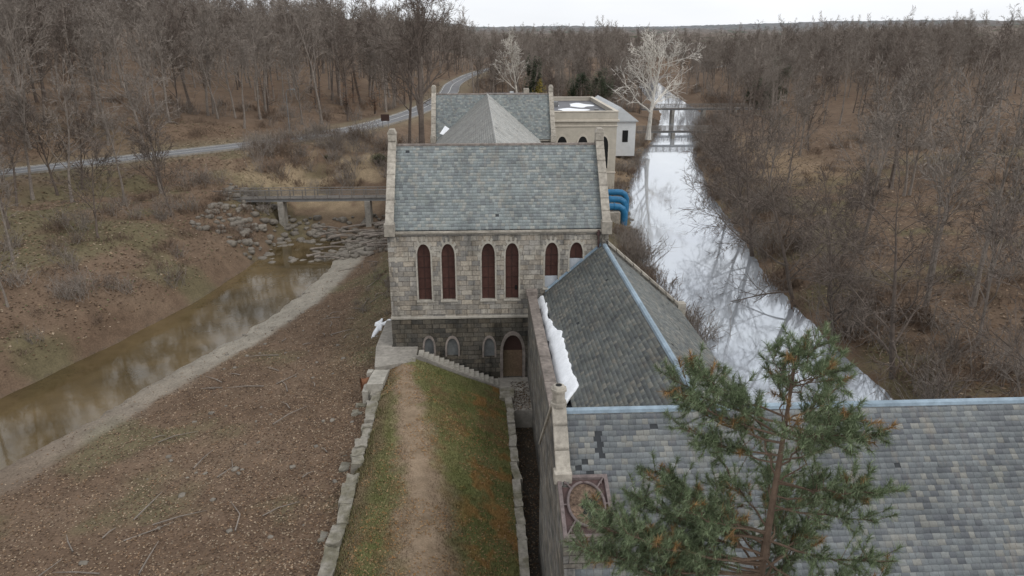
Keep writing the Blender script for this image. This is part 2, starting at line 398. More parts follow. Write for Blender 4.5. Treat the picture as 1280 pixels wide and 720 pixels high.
facade('lower_wall',[(W0-.14,-5),(W1,-5),(W1,2.5),(W0-.14,2.5)],lh,YL,M['stone_dark'],PH,.45)
ls=MB(); lb=MB()
for c,a,b,w in low:
    surround(ls,c,w,a,b,YL,.16); lb.quad(*[(x,YL+.3,zz) for x,zz in lancet(c,w-.004,a,b)])
surround(ls,2.75,1.7,-3.2,.9,YL,.25)
ls.obj('lower_window_surrounds',M['coping_d'],PH); lb.obj('lower_window_boards',M['grey'],PH)
MB().quad(*[(x,YL+.42,zz) for x,zz in lancet(2.75,1.69,-3.2,.9)]).obj('cellar_door',M['frame'],PH)
MB().box(W0-.2,W1,YF-.2,YF+.1,2.5,2.72).box(W0-.2,W0,YF+.1,YB,2.5,2.72).obj('water_table',M['trim'],PH,bevel=.04)
MB().quad((W0,YF,2.6),(W0,YB,2.6),(W0,YB,EZ),(W0,YF,EZ)).quad((W1,YF,-5),(W1,YB,-5),(W1,YB,EZ),(W1,YF,EZ)).quad((W0,YB,-5),(W1,YB,-5),(W1,YB,EZ),(W0,YB,EZ)).obj('side_walls',M['stone'],PH)
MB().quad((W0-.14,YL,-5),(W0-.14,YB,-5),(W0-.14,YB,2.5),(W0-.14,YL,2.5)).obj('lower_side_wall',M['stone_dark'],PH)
q=MB()
for i,z in enumerate(np.arange(2.75,EZ-.3,.43)):
    w=.62 if i%2 else .36
    q.box(W0-.025,W0+w,YF-.03,YF+.3,z,z+.41)
q.obj('quoins',M['coping'],PH,bevel=.02)
PB=[(.20,.225,.225),(.225,.25,.25),(.18,.20,.205),(.25,.27,.26),(.165,.18,.185),(.27,.275,.255)]
PW=[(.135,.145,.14),(.155,.165,.155),(.12,.13,.13),(.18,.185,.17),(.10,.108,.11),(.21,.205,.18)]
PFR=[(.130,.143,.150),(.15,.163,.168),(.118,.128,.136),(.17,.178,.175),(.10,.108,.118),(.20,.20,.185)]
PN=[(.34,.34,.32),(.37,.37,.35),(.31,.315,.30),(.40,.39,.36)]
def cross_block(x0,x1,y0,y1,ez,rz,pal,par,pre,base=-5,seed=1):
    ym=(y0+y1)/2; ov=.12; sl=(rz-ez)/(ym-y0)
    MB().px([(y0-ov,ez-ov*sl),(ym,rz),(y1+ov,ez-ov*sl),(y1,ez-.35),(y0,ez-.35)],x0+.3,x1-.3).obj(pre+'_roof',M['under'],par)
    Ls=math.hypot(ym-y0+ov,rz-ez+ov*sl)
    slates(pre+'_slates',(x0+.42,y0-ov,ez-ov*sl),(1,0,0),(0,ym-y0,rz-ez),x1-x0-.84,Ls,pal,par,seed)
    slates(pre+'_back_slates',(x0+.42,y1+ov,ez-ov*sl),(1,0,0),(0,ym-y1,rz-ez),x1-x0-.84,Ls,pal,par,seed+1)
    m=MB(); x=x0+.45
    while x<x1-.5: m.px([(ym-.15,rz-.08),(ym-.13,rz+.06),(ym,rz+.11),(ym+.13,rz+.06),(ym+.15,rz-.08)],x,min(x+.58,x1-.44)); x+=.6
    m.obj(pre+'_ridge_tiles',M['coping_d'],par)
    MB().box(x0+.35,x1-.35,y0-.3,y0-.14,ez-.36,ez-.2).obj(pre+'_gutter',M['coping'],par)
    gw=MB(); cp=MB()
    for a,b in ((x0-.1,x0+.42),(x1-.42,x1+.1)):
        up=.42
        gw.px([(y0-.05,base),(y0-.05,ez+up-.1),(ym,rz+up),(y1+.05,ez+up-.1),(y1+.05,base)],a,b)
        for sg,ya in ((1,y0-.3),(-1,y1+.3)):
            n=7
            for k in range(n):
                t0=k/n;t1=(k+1)/n-.012
                pa=(ya+(ym-ya)*t0,ez+up-.28+(rz-ez+.28)*t0); pb=(ya+(ym-ya)*t1,ez+up-.28+(rz-ez+.28)*t1)
                j=.02*math.sin(k*5.1)
                cp.px([pa,pb,(pb[0],pb[1]+.24+j),(pa[0],pa[1]+.24+j)],a-.09,b+.09)
            cp.box(a-.16,b+.16,min(ya-.25*sg,ya+.5*sg),max(ya-.25*sg,ya+.5*sg),ez-.55,ez+.5)
        cp.box(a-.08,b+.08,ym-.38,ym+.38,rz+.35,rz+.95)
        cp.py([(a-.14,rz+.95),(b+.14,rz+.95),(b-.05,rz+1.35),(a+.05,rz+1.35)],ym-.42,ym+.42)
    gw.obj(pre+'_gable_walls',M['stone'],par); cp.obj(pre+'_copings',M['coping'],par,bevel=.025)
cross_block(W0,W1,YF,YB,EZ+.12,RZ,PB,PH,'main',seed=3)
MB().box(W0+.1,W1-.1,YF-.1,YF+.02,EZ-.4,EZ-.2).obj('eaves_course',M['trim'],PH)
MB().tube([(W1-.75,YF-.15,EZ-.3),(W1-.75,YF-.15,7.0)],.07).tube([(W1-.8,YF-.2,EZ-.6),(W1-.8,YF-.2,EZ-.1)],.16,6).obj('downpipe',M['iron'],PH)
MB().py([(-6.1,EZ-.2),(1.6,RZ+.08),(9.3,EZ-.2)],62.3,115).obj('nave_roof',M['under'],PH)
nl_=math.hypot(7.7,RZ+.28-EZ)
slates('nave_west_slates',(-6.1,62.4,EZ-.2),(0,1,0),(7.7,0,RZ+.28-EZ),52.5,nl_,[tuple(k*.86 for k in c) for c in PN],PH,11)  # shade of the west slope put into its slate colours
slates('nave_east_slates',(9.3,62.4,EZ-.2),(0,1,0),(-7.7,0,RZ+.28-EZ),52.5,nl_,[tuple(k*1.12 for k in c) for c in PN],PH,12)  # same palette brightened: light on the east slope put into its colours
MB().box(-5.8,9.0,66,112,-5,EZ-.21).obj('nave_walls',M['stone'],PH)
cross_block(-6.8,11.6,109.9,120.2,EZ,RZ,PB,PH,'rear',seed=5)
MB().box(-6.5,11.3,110,120.1,-5,EZ-.4).obj('rear_walls',M['stone'],PH)
MB().quad((-4.9,111.2,12.1),(-5.7,110.3,11.0),(-4.4,109.9,10.7),(-3.9,110.6,11.5)).obj('roof_snow',M['snow'],PH)
# ---- east wing
WX0,WXR,WX1=4.05,10.3,16.9; WZ=9.0; sl=.88; Y0,Y1=22.7,56.95
FY=29.3
MB().py([(5.35,WZ-sl*(WXR-5.35)),(WXR,WZ),(WX1+.2,WZ-sl*(WX1+.2-WXR)),(WX1,2.9),(5.35,2.9)],FY,Y1-.03).obj('wing_roof',M['under'],PH)
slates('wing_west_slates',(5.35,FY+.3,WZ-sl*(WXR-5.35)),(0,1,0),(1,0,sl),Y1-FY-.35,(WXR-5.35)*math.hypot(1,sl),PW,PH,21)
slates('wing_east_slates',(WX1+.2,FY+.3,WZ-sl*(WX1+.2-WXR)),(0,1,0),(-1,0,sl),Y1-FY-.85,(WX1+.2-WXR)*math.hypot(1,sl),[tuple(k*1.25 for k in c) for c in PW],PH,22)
MB().py([(WXR-.18,WZ-.1),(WXR-.14,WZ+.05),(WXR,WZ+.12),(WXR+.14,WZ+.05),(WXR+.18,WZ-.1)],FY+.3,Y1-.35).obj('wing_ridge_cap',M['flash'],PH)
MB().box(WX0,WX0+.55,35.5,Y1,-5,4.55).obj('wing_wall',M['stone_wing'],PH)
MB().box(WX1-.5,WX1-.05,30,Y1-.1,-5,3.05).obj('wing_wall_canal_side',M['stone_wing'],PH)
cp=MB(); y=35.6
while y<Y1-.3:
    l=1.1+.3*random.Random(int(y*10)).random(); cp.box(WX0-.1,WX0+.66,y,min(y+l-.02,Y1),4.55,4.78+.02*math.sin(y*7)); y+=l
cp.box(WX0-.2,WX0+.75,Y1-.8,Y1-.05,4.6,5.15)
cp.obj('wing_coping',M['coping_d'],PH,bevel=.03)
MB().box(WX0+.55,5.36,35.5,Y1,2.9,4.22).obj('wing_gutter_floor',M['tar'],PH)
g=MB(); n=9
for k in range(n):
    t0=k/n;t1=(k+1)/n-.01
    x_a=WXR+.3+(WX1-WXR)*t0; x_b=WXR+.3+(WX1-WXR)*t1
    za=WZ-sl*(x_a-WXR); zb=WZ-sl*(x_b-WXR)
    g.py([(x_a,za+.25),(x_b,zb+.25),(x_b,zb+.52),(x_a,za+.52)],Y1-.45,Y1+.15)
g.box(WX1-.1,WX1+.6,Y1-.5,Y1+.2,2.6,3.7)
g.obj('wing_gable_coping',M['coping'],PH,bevel=.02)
MB().py([(W1-.5,-5),(WX1,-5),(WX1,WZ-sl*(WX1-WXR)+.25),(W1-.5,WZ-sl*(W1-.5-WXR)+.25)],Y1-.4,Y1+.1).obj('wing_gable_wall',M['stone_wing'],PH)
f=MB(); a,b=5.5,WXR-.1
za,zb=WZ-sl*(WXR-a),WZ-sl*(WXR-b)
f.quad((a,YF-.02,za),(b,YF-.02,zb),(b,YF-.02,zb+.22),(a,YF-.02,za+.22)); f.quad((a,YF-.3,za+.06),(b,YF-.3,zb+.06),(b,YF-.02,zb+.06),(a,YF-.02,za+.06))
f.obj('wall_flashing',M['flash'],PH,fix=False)
V=[];Fc=[];N=220;K=10
for i in range(N+1):
    y=38.+(Y1-.5-38.)*i/N; wd=.42+.28*float(fbm(y,0,5,3))+.30*(float(fbm(y,3,.9,13))-.5)+.42*float(sm(52,47,y)); wd*=(1-.9*float(sm(39.2,38,y)))
    st=.16+.16*float(vnoise(y*1.3,0,9))
    if y>54.5: wd=max(wd,.62); st=.08
    for k in range(K+1):
        t=k/K; x=WX0+.58+st+wd*t; roofz=max(4.22,WZ-sl*(WXR-x)+.03)
        V.append((x,y,roofz+.02+.15*math.sin(pi*min(1,t*.95+.05))**.6*(.4+1.1*float(fbm(x,y,.5,4)))-(.09 if k in (0,K) else 0)))
for i in range(N):
    for k in range(K): a=i*(K+1)+k; Fc.append((a,a+1,a+K+2,a+K+1))
link('gutter_snow',fast_mesh('gutter_snow',V,Fc,M['snow'],None,True),PH)
# ---- front block of wing (ridge across)
fx0,fx1=3.3,26.
run=(WZ-3.0)/.95
MB().px([(FY-run,3.0),(FY,WZ+.03),(FY+run,3.0),(FY+run,2.7),(FY-run,2.7)],fx0+.4,fx1).obj('front_block_roof',M['under'],PH)
fl=math.hypot(run,6.03)
slates('front_block_slates',(fx0+.46,FY-run,3.0),(1,0,0),(0,run,6.03),fx1-fx0-.5,fl,PFR,PH,31,row=.25,
   holes=((1.55,fl-1.7,.16,.3),(1.62,fl-2.2,.12,.15),(.85,fl-2.35,.18,.12),(.62,fl-2.6,.2,.13),(1.05,fl-2.85,.22,.13),(1.42,fl-1.2,.16,.12),(7.2,fl-2.1,.3,.13)))
slates('front_block_back_slates',(fx0+.46,FY+run,3.0),(1,0,0),(0,-run,6.03),fx1-fx0-.5,fl,PFR,PH,32)
MB().px([(FY-.18,WZ-.08),(FY-.15,WZ+.07),(FY,WZ+.15),(FY+.15,WZ+.07),(FY+.18,WZ-.08)],fx0+.45,fx1-.1).obj('front_block_ridge_cap',M['flash'],PH)
MB().box(fx0+.5,fx1-.1,FY-run+.3,FY+run-.3,-5,2.75).obj('front_block_walls',M['stone_wing'],PH)
MB().px([(FY-run,-5),(FY-run,3.3),(FY,WZ+.35),(FY+run,3.3),(FY+run,-5)],fx0,fx0+.46).obj('front_block_gable',M['stone_wing'],PH)
c=MB()
for sg in (-1,1):
    n=8
    for k in range(n):
        t0=k/n;t1=(k+1)/n-.012
        ya=FY+sg*(run+.1)*(1-t0); yb=FY+sg*(run+.1)*(1-t1); za=3.2+(WZ+.35-3.2)*t0; zb=3.2+(WZ+.35-3.2)*t1
        if sg==-1 and ya<26.8: continue
        c.px([(ya,za),(yb,zb),(yb,zb+.22),(ya,za+.22)],fx0-.1,fx0+.56)
c.box(fx0-.18,fx0+.6,26.75,27.3,6.75,7.3)
c.obj('front_block_coping',M['coping'],PH,bevel=.03)
t=MB(); cx=fx0+.22
def octo(m,x,y,r,z0,z1,r2=None,n=8):
    r2=r2 or r
    a=[(x+r*math.cos(2*pi*(i+.5)/n),y+r*math.sin(2*pi*(i+.5)/n),z0) for i in range(n)]
    b=[(x+r2*math.cos(2*pi*(i+.5)/n),y+r2*math.sin(2*pi*(i+.5)/n),z1) for i in range(n)]
    m.prism(a,b)
octo(t,cx,FY,.30,WZ+.3,WZ+1.05); octo(t,cx,FY,.40,WZ+.3,WZ+.5); octo(t,cx,FY,.38,WZ+1.05,WZ+1.2); octo(t,cx,FY,.32,WZ+1.2,WZ+1.32,.25)
t.obj('gable_finial',M['coping'],PH,bevel=.02)
octo(t:=MB(),cx,FY,.15,WZ+1.33,WZ+1.34); t.obj('finial_flue',M['dark'],PH)
# ---- chimney stub with iron cap
cx0,cx1,cy0,cy1=3.32,5.42,24.2,27.0; zf,zn=6.95,5.95
def cz(y): return zn+(zf-zn)*(y-cy0)/(cy1-cy0)
MB().px([(cy0+.1,-5),(cy0+.1,cz(cy0)-.2),(cy1-.1,cz(cy1)-.2),(cy1-.1,-5)],cx0-.04,cx1-.1).obj('chimney_base',M['stone_wing'],PH)
MB().px([(cy0,cz(cy0)-.22),(cy0,cz(cy0)-.06),(cy1,cz(cy1)-.06),(cy1,cz(cy1)-.22)],cx0-.02,cx1).obj('chimney_cap_plate',M['iron'],PH)
cap=MB(); w=.1
for a in ((cx0-.06,cx0+w,cy0-.05,cy1+.05),(cx1-w,cx1+.06,cy0-.05,cy1+.05),(cx0+w,cx1-w,cy0-.05,cy0+w),(cx0+w,cx1-w,cy1-w,cy1+.05)):
    cap.px([(a[2],cz(a[2])-.1),(a[2],cz(a[2])+.08),(a[3],cz(a[3])+.08),(a[3],cz(a[3])-.1)],a[0],a[1])
mx,my=(cx0+cx1)/2+.02,(cy0+cy1)/2+.08; rx_,ry_=.78,1.02
ring=[];N=36
for i in range(N+1):
    an=2*pi*i/N; y=my+ry_*math.sin(an); ring.append((mx+rx_*math.cos(an),y,cz(y)+.06))
cap.tube(ring,.06,8,False)
for sx in(-1,1):
    for sy in(-1,1):
        y0_=my+sy*ry_*.75;y1_=(cy1 if sy>0 else cy0); x0_=mx+sx*rx_*.72; x1_=cx1-.05 if sx>0 else cx0+.05
        cap.tube([(x0_,y0_,cz(y0_)+.03),(x1_,y1_,cz(y1_)+.06)],.035,6)
        cap.tube([(x1_-.22*sx,y1_-.3*sy,cz(y1_-.3*sy)-.03),(x1_-.22*sx,y1_-.3*sy,cz(y1_-.3*sy)+.06)],.06,6)
    cap.tube([(mx+sx*rx_,my,cz(my)+.03),(cx1 if sx>0 else cx0,my,cz(my)+.03)],.035,6)
cap.obj('chimney_cap_frame',plain('cap_iron_edge',(.15,.12,.115),.7,.35,6,.005),PH)
def disc(name,x,y,rx,ry,dz,mat,wob=0,n=36):
    d=MB(); d.add([(x,y,cz(y)+dz)]+[(x+rx*(1+wob*math.sin(i*1.9))*math.cos(2*pi*i/n),y+ry*(1+wob*math.sin(i*1.3))*math.sin(2*pi*i/n),cz(y+ry*math.sin(2*pi*i/n))+dz) for i in range(n)],[(0,i+1,(i+1)%n+1) for i in range(n)])
    d.obj(name,mat,PH,fix=False)
disc('flue_litter',mx,my,rx_,ry_,-.045,plain('flue_debris',(.13,.09,.065),.95,.7,9,.05))
disc('flue_hole',mx+.18,my-.12,.36,.5,-.035,M['dark'],.2)
# ---------------------------------------------------------------- stairs, landing, curb, trench
ST=empty('stone_stairs'); m=MB(); NS=16; sx0,sx1=-5.3,1.45
for i in range(NS):
    xa=sx0+(sx1-sx0)*i/NS; xb=sx0+(sx1-sx0)*(i+1)/NS; z=-.02-3.05*(i+.5)/NS
    m.box(xa,xb+.03,54.95,56.5,z-.9,z)
m.obj('steps',M['steps'],ST,bevel=.02)
MB().py([(sx0-.1,-.35),(sx0-.1,.1),(sx0+.3,.1),(sx1+.2,-3.0),(sx1+.2,-3.6)],54.7,54.94).obj('stringer_wall',M['conc'],ST)
MB().py([(sx0-.1,-5),(sx0-.1,-.2),(sx1,-3.3),(sx1,-5)],54.7,56.4).obj('stair_base',M['stone_dark'],ST)
MB().box(1.45,4.04,51,56.9,-5,-3.12).obj('pit_floor',M['conc'])
MB().pz([(-8.6,53.0),(-5.4,54.0),(-5.4,56.9),(-7.6,56.95),(-7.6,63),(-8.8,63),(-9.0,57)],-1.2,.03).obj('concrete_landing',M['conc'],bevel=.03)
s=NM('mossy_rubble',.95,.2); p=s.pos(); nn=s.noise(p,3,6,.7)
c=s.mix(1.,s.mix(s.ramp(s.noise(p,.8,5,.6),[(.42,0.),(.62,.7)]),(.27,.25,.215),(.11,.10,.06)),s.ramp(nn,[(.3,.65),(.7,1.25)]),'MULTIPLY'); mossy=s.fin(c,s.bump(nn,.8,.05))
rr=random.Random(6); bx=[]; y=14.
while y<52.4:
    l=rr.uniform(1.3,2.2); bx.append((1.95,2.5,y,min(y+l-.03,52.5),-5.2,-2.72+rr.gauss(0,.02))); y+=l
bx.append((1.5,2.7,52.5,54.3,-5.2,-2.75)); rough_blocks('stone_kerb_wall',bx,mossy,.045)
MB().box(2.5,4.05,10,51,-5.25,-4.7).obj('drain_channel',plain('dark_litter',(.035,.028,.02),.6,.5,3,.05))  # very dark litter colour along the channel floor
bx=[]; rr=random.Random(11); y=24.
while y<50.:
    l=rr.uniform(.7,2.1); h=rr.uniform(-.75,-.42); xo=rr.uniform(-.15,.1)
    if rr.random()>.12: bx.append((-8.45+xo,-7.7+xo*.3,y,y+l-.04,-3.2,h))
    if rr.random()<.3: a=rr.uniform(.2,.8); bx.append((-9.1-a,-8.6-a*.6,y,y+rr.uniform(.4,.9),-2.8,-1.75+rr.uniform(-.3,.2)))
    y+=l
rough_blocks('retaining_wall',bx,mossy,.09)
rough_blocks('culvert_headwall',[(-8.75,-7.5,50.2,52.9,-1.9,-.12),(-9.2,-8.75,50.0,51.3,-2.4,-.6),(-9.2,-8.75,52.7,53.3,-2.4,-.3)],M['steps'],.04)
cp_=MB(); pa_,pb_=(-9.5,51.8,-1.05),(-8.6,52.1,-1.0)
cp_.tube([pa_,pb_],.6,20,False); cp_.tube([pa_,pb_],.52,20,False); cp_.tube([pa_,(-9.42,51.83,-1.05)],.66,20,False)
o=cp_.obj('rusty_culvert_pipe',M['rust'],fix=False)
MB().tube([(-9.0,51.95,-1.03),(-8.95,51.97,-1.03)],.52,20).obj('pipe_inside',M['dark'],o)
# ---------------------------------------------------------------- lawn
def lawn_z(x,y):
    x=np.asarray(x,float);y=np.asarray(y,float)
    zn_=np.interp(x,[-8.0,-7.4,-6.3,-3.6,-2.2,-.5,1.98],[-1.0,-.5,-.08,.0,-.45,-1.3,-2.8])
    zf_=np.interp(x,[-8.0,-7.4,-6.3,-5.6,-4.6,1.98],[-.8,-.4,-.05,-.03,-.42,-3.2])
    t=sm(44,54,y); z=zn_*(1-t)+zf_*t
    z=z+(fbm(x,y,2.5,8)-.5)*.2*sm(1.9,1,x)
    return z
lx_=np.linspace(-7.75,1.96,80); ly_=np.arange(5,54.66,.14)
X,Y=np.meshgrid(lx_,ly_); Z=lawn_z(X,Y)
pathc=lambda y: np.interp(y,[20,30,37,45,50,54],[-2.4,-3.0,-3.7,-4.9,-5.8,-6.5])
def lawn_col(x,y):
    g=np.array([.115,.13,.045]); g2=np.array([.175,.165,.078]); dirt=np.array([.27,.205,.145]); dirt2=np.array([.185,.135,.09]); br=np.array([.17,.115,.06]); org=np.array([.28,.145,.055])
    a=fbm(x,y,1.6,41); b=fbm(x,y,.7,43); c3=fbm(x,y,3.5,47)
    c=g*(1-a[...,None])+g2*a[...,None]
    k=(sm(-1.,-5,x)*.85*sm(.3,.6,b))[...,None]; c=c*(1-k)+g2*.95*k
    k=(sm(.45,.68,c3)*sm(.4,.6,b))[...,None]*.7; c=c*(1-k)+br*k
    k=(sm(.52,.68,fbm(x,y,1.2,51))*sm(-2.2,-.4,x))[...,None]*.65; c=c*(1-k)+org*k
    w=np.interp(y,[25,40,54],[1.8,1.4,.85]); d=np.abs(x-pathc(y)+(a-.5)*1.9)
    k=sm(w*1.4,w*.4,d+(b-.5)*1.2)[...,None]; dd=dirt*(1-b[...,None])+dirt2*b[...,None]; c=c*(1-k)+dd*k
    k=sm(-6.2,-7.4,x+(a-.5)*1.4)[...,None]*.75; c=c*(1-k)+dirt2*k
    return c
C=lawn_col(X,Y); ny,nx=X.shape; idx=np.arange(nx*ny).reshape(ny,nx)
Fq=np.stack([idx[:-1,:-1],idx[:-1,1:],idx[1:,1:],idx[1:,:-1]],-1).reshape(-1,4)
V=np.stack([X,Y,Z],-1).reshape(-1,3); Cf=C.reshape(-1,3)
def skirt(V,Cf,Fq,ids):
    b=len(V); V2=V[ids].copy(); V2[:,2]=-5.2
    V=np.vstack([V,V2]); Cf=np.vstack([Cf,Cf[ids]*.6])
    q=np.array([(ids[i],ids[i+1],b+i+1,b+i) for i in range(len(ids)-1)]); return V,Cf,np.vstack([Fq,q])
V,Cf,Fq=skirt(V,Cf,Fq,idx[-1,:]); V,Cf,Fq=skirt(V,Cf,Fq,idx[:,0])
lawn=link('lawn',fast_mesh('lawn',V,Fq,M['lawnm'],Cf,False))
def scatter(name,P,size,cols,mat,kind='leaf',parent=None):
    n=len(P); a=rng.uniform(0,2*pi,n); s_=size*rng.uniform(.6,1.3,n)
    if kind=='leaf':
        t=np.stack([np.cos(a),np.sin(a),rng.uniform(-.35,.35,n)],-1)*s_[:,None]; b=np.stack([-np.sin(a),np.cos(a),rng.uniform(-.35,.35,n)],-1)*(s_*.65)[:,None]
        V=np.stack([P-t*.5,P+b*.5,P+t*.5,P-b*.5],1).reshape(-1,3); F_=np.arange(4*n).reshape(n,4); k=4
    else:
        lean=np.stack([np.cos(a)*.5,np.sin(a)*.5,np.ones(n)],-1)*s_[:,None]; w=np.stack([-np.sin(a),np.cos(a),np.zeros(n)],-1)*.022
        V=np.stack([P-w,P+w,P+lean],1).reshape(-1,3); F_=np.arange(3*n).reshape(n,3); k=3
    return link(name,fast_mesh(name,V,F_,mat,np.repeat(cols,k,0)),parent)
def pal(n,p,var=.25):
    p=np.array(p); c=p[rng.integers(0,len(p),n)]; return c*rng.uniform(1-var,1+var,(n,1))
n=130000; x=rng.uniform(-7.7,1.95,n); y=rng.uniform(22,54.5,n)
d=np.abs(x-pathc(y)); keep=(d>rng.uniform(.3,2.1,n)); x=x[keep];y=y[keep]
cc=lawn_col(x,y)*rng.uniform(.6,1.5,(len(x),1))
scatter('grass',np.stack([x,y,lawn_z(x,y)-.01],-1),.11,cc,M['leafvc'],'blade',lawn)
n=12000; x=rng.uniform(-7.7,1.9,n); y=rng.uniform(22,54.4,n); k=fbm(x,y,2,61)>.45; x=x[k];y=y[k]
scatter('lawn_leaves',np.stack([x,y,lawn_z(x,y)+.05],-1),.11,pal(len(x),[(.26,.14,.055),(.19,.115,.06),(.30,.2,.11)]),M['leafvc'],'leaf',lawn)
# rank grass along the top of the broken wall
n=14000; x=rng.normal(-7.75,.35,n); y=rng.uniform(24,53,n); k=fbm(x,y,1.5,66)>.46; x=x[k]; y=y[k]
scatter('wall_top_grass',np.stack([x,y,np.where(x>-7.7,lawn_z(x,y),-.75+(x+7.7)*.9)],-1),.2,pal(len(x),[(.17,.15,.08),(.12,.12,.05),(.21,.17,.10)],.4),M['leafvc'],'blade')
LEAFP=[(.16,.10,.06),(.10,.065,.042),(.23,.16,.105),(.27,.21,.15),(.075,.05,.036)]
n=85000; x=-7.9-26*rng.uniform(0,1,n)**1.5; y=20+95*rng.uniform(0,1,n)**1.2; z=H(x,y)
k=((chan(x,y)>-14.8)|(rng.random(n)<.12))&(z>-4.7)&(x<-8.5); x=x[k];y=y[k];z=z[k]
scatter('fallen_leaves',np.stack([x,y,z+.03],-1),.15,pal(len(x),LEAFP),M['leafvc'])
n=60000; x=rng.uniform(-110,-30,n); y=rng.uniform(20,150,n); z=H(x,y); d,_=road_dist(x,y); k=(z>-3.5)&(d>4); x=x[k];y=y[k];z=z[k]
scatter('fallen_leaves',np.stack([x,y,z+.04],-1),.32,pal(len(x),LEAFP+[(.12,.12,.06)]),M['leafvc'])
n=50000; y=rng.uniform(25,170,n); x=np.interp(y,LY,RX)+1.5+75*rng.random(n)**1.2; z=H(x,y)
scatter('fallen_leaves',np.stack([x,y,z+.04],-1),.32,pal(len(x),LEAFP),M['leafvc'])
n=3000; x=rng.uniform(2.5,4.0,n); y=rng.uniform(20,56,n)
scatter('drain_leaves',np.stack([x,y,np.where(y>51,-3.08,-4.66)],-1),.14,pal(n,LEAFP,.3)*.6,M['leafvc'])
V=[];Fc=[]
for i in range(25):
    for k in range(13):
        a=2*pi*i/24; r=k/12; rad=(.55+.3*math.sin(3*a+1)+.22*math.sin(5*a)); x=-9.9+rad*r*math.cos(a)*1.1; y=66.5+rad*r*math.sin(a)*3.6
        V.append((x,y,float(H(x,y))+.26*(1-r**3)-.1*(r>.95)))
for i in range(24):
    for k in range(12): a=i*13+k; Fc.append((a,a+1,a+14,a+13))
link('snow_patch',fast_mesh('snow_patch',V,Fc,M['snow'],None,True))
# ---------------------------------------------------------------- other buildings
CB=empty('cream_station_building'); a0,a1,b0,b1=12.,23.4,122.,150.; zt=13.
MB().box(a0,a1,b0,b1,-3,zt-1.7).obj('walls',M['cream'],CB)
MB().box(a0-.35,a1+.35,b0-.35,b1+.35,zt-1.7,zt-1.35).box(a0-.15,a1+.15,b0-.15,b1+.15,zt-2.5,zt-2.3).box(a0-.1,a1+.1,b0-.1,b1+.1,2.6,2.9).obj('cornice',M['cream2'],CB,bevel=.05)
m=MB()
m.box(a0-.1,a1+.1,b0-.1,b0+.4,zt-1.35,zt-.1).box(a0-.1,a1+.1,b1-.4,b1+.1,zt-1.35,zt-.1).box(a0-.1,a0+.4,b0+.4,b1-.4,zt-1.35,zt-.1).box(a1-.4,a1+.1,b0+.4,b1-.4,zt-1.35,zt-.1)
m.obj('parapet',M['cream'],CB)
m=MB(); m.box(a0-.2,a1+.2,b0-.2,b0+.5,zt-.1,zt+.06).box(a0-.2,a1+.2,b1-.5,b1+.2,zt-.1,zt+.06).box(a0-.2,a0+.5,b0+.5,b1-.5,zt-.1,zt+.06).box(a1-.5,a1+.2,b0+.5,b1-.5,zt-.1,zt+.06)
m.obj('parapet_coping',M['cream2'],CB,bevel=.03)
MB().box(a0+.4,a1-.4,b0+.4,b1-.4,zt-1.4,zt-.7).obj('flat_roof',M['tar'],CB)
sn=MB()
for (cx_,cy_,rx2,ry2,sd) in ((17,131,2.6,3.2,1),(19.5,140,2.2,4,2),(14.5,141,1.2,3,5)):
    sn.quad(*[(cx_+rx2*(1+.25*math.sin(3*t+sd))*math.cos(t),cy_+ry2*(1+.2*math.sin(4*t+sd))*math.sin(t),zt-.68) for t in np.linspace(0,2*pi,28,endpoint=False)])
sn.obj('roof_snow_patches',M['snow'],CB,fix=False)
MB().box(14,15.2,138,139.2,zt-.7,zt+.1).box(20.5,21.2,128,128.8,zt-.7,zt-.2).obj('roof_vents',M['steel'],CB)
w=MB(); fw=MB()
for xx in (14.2,17.7,21.2):
    w.quad(*[(x,b0-.03,z) for x,z in lancet(xx,1.7,3.5,8.9)]); surround(fw,xx,1.7,3.5,8.9,b0-.02,.25,.06)
for yy2 in (127,133,139,145): w.box(a1-.02,a1+.03,yy2-.8,yy2+.8,4,8.2); fw.box(a1,a1+.12,yy2-1,yy2+1,3.75,4)
w.obj('windows',M['dark'],CB); fw.obj('window_trim',M['cream2'],CB)
bk=empty('rear_annexe_building'); MB().box(2,13,150,166,-1,12).obj('walls',M['stone'],bk); MB().box(1.6,13.4,149.6,166.4,12,12.6).obj('parapet',M['coping_d'],bk); MB().box(2.2,12.8,150.2,165.8,12.6,12.63).obj('flat_roof',M['tar'],bk); MB().box(9.5,10.6,151,152.1,12.6,14.6).obj('chimney',M['coping'],bk,bevel=.05)
MB().box(7,7.8,158,158.8,12.6,13.5).obj('roof_vent',M['metalroof'],bk)
wh=empty('white_gabled_shed')
MB().box(27.,34,156,186,0,7.4).obj('walls',plain('white_siding',(.55,.56,.56),.7,.08,1,0),wh)
MB().px([(155.6,7.3),(155.6,7.5),(186.4,7.5),(186.4,7.3)],26.6,34.4).obj('eaves',M['metalroof'],wh)
MB().py([(26.6,7.5),(30.5,10.4),(34.4,7.5)],155.5,186.5).obj('roof',M['metalroof'],wh)
sm_=MB()
for y in np.arange(156,186,.9):
    sm_.quad((26.6,y,7.54),(30.5,y,10.44),(30.5,y+.07,10.44),(26.6,y+.07,7.54))
sm_.obj('roof_seams',M['steel'],wh,fix=False)
w=MB(); w.box(28.2,29.4,155.93,156.01,3,5.5); w.box(31.2,32.4,155.93,156.01,3,5.5)
for y in (160,166,172,178): w.box(26.93,27.01,y,y+1.4,3,5.4)
w.obj('windows',M['dark'],wh)
TR=empty('canal_terrace'); MB().box(12,20.8,102.5,119,-4,.5).obj('terrace_wall',M['coping'],TR,bevel=.05)
m=MB()
for x in np.arange(14,21.5,1.3): m.tube([(x,118.8,.5),(x,118.8,1.6)],.05,6)
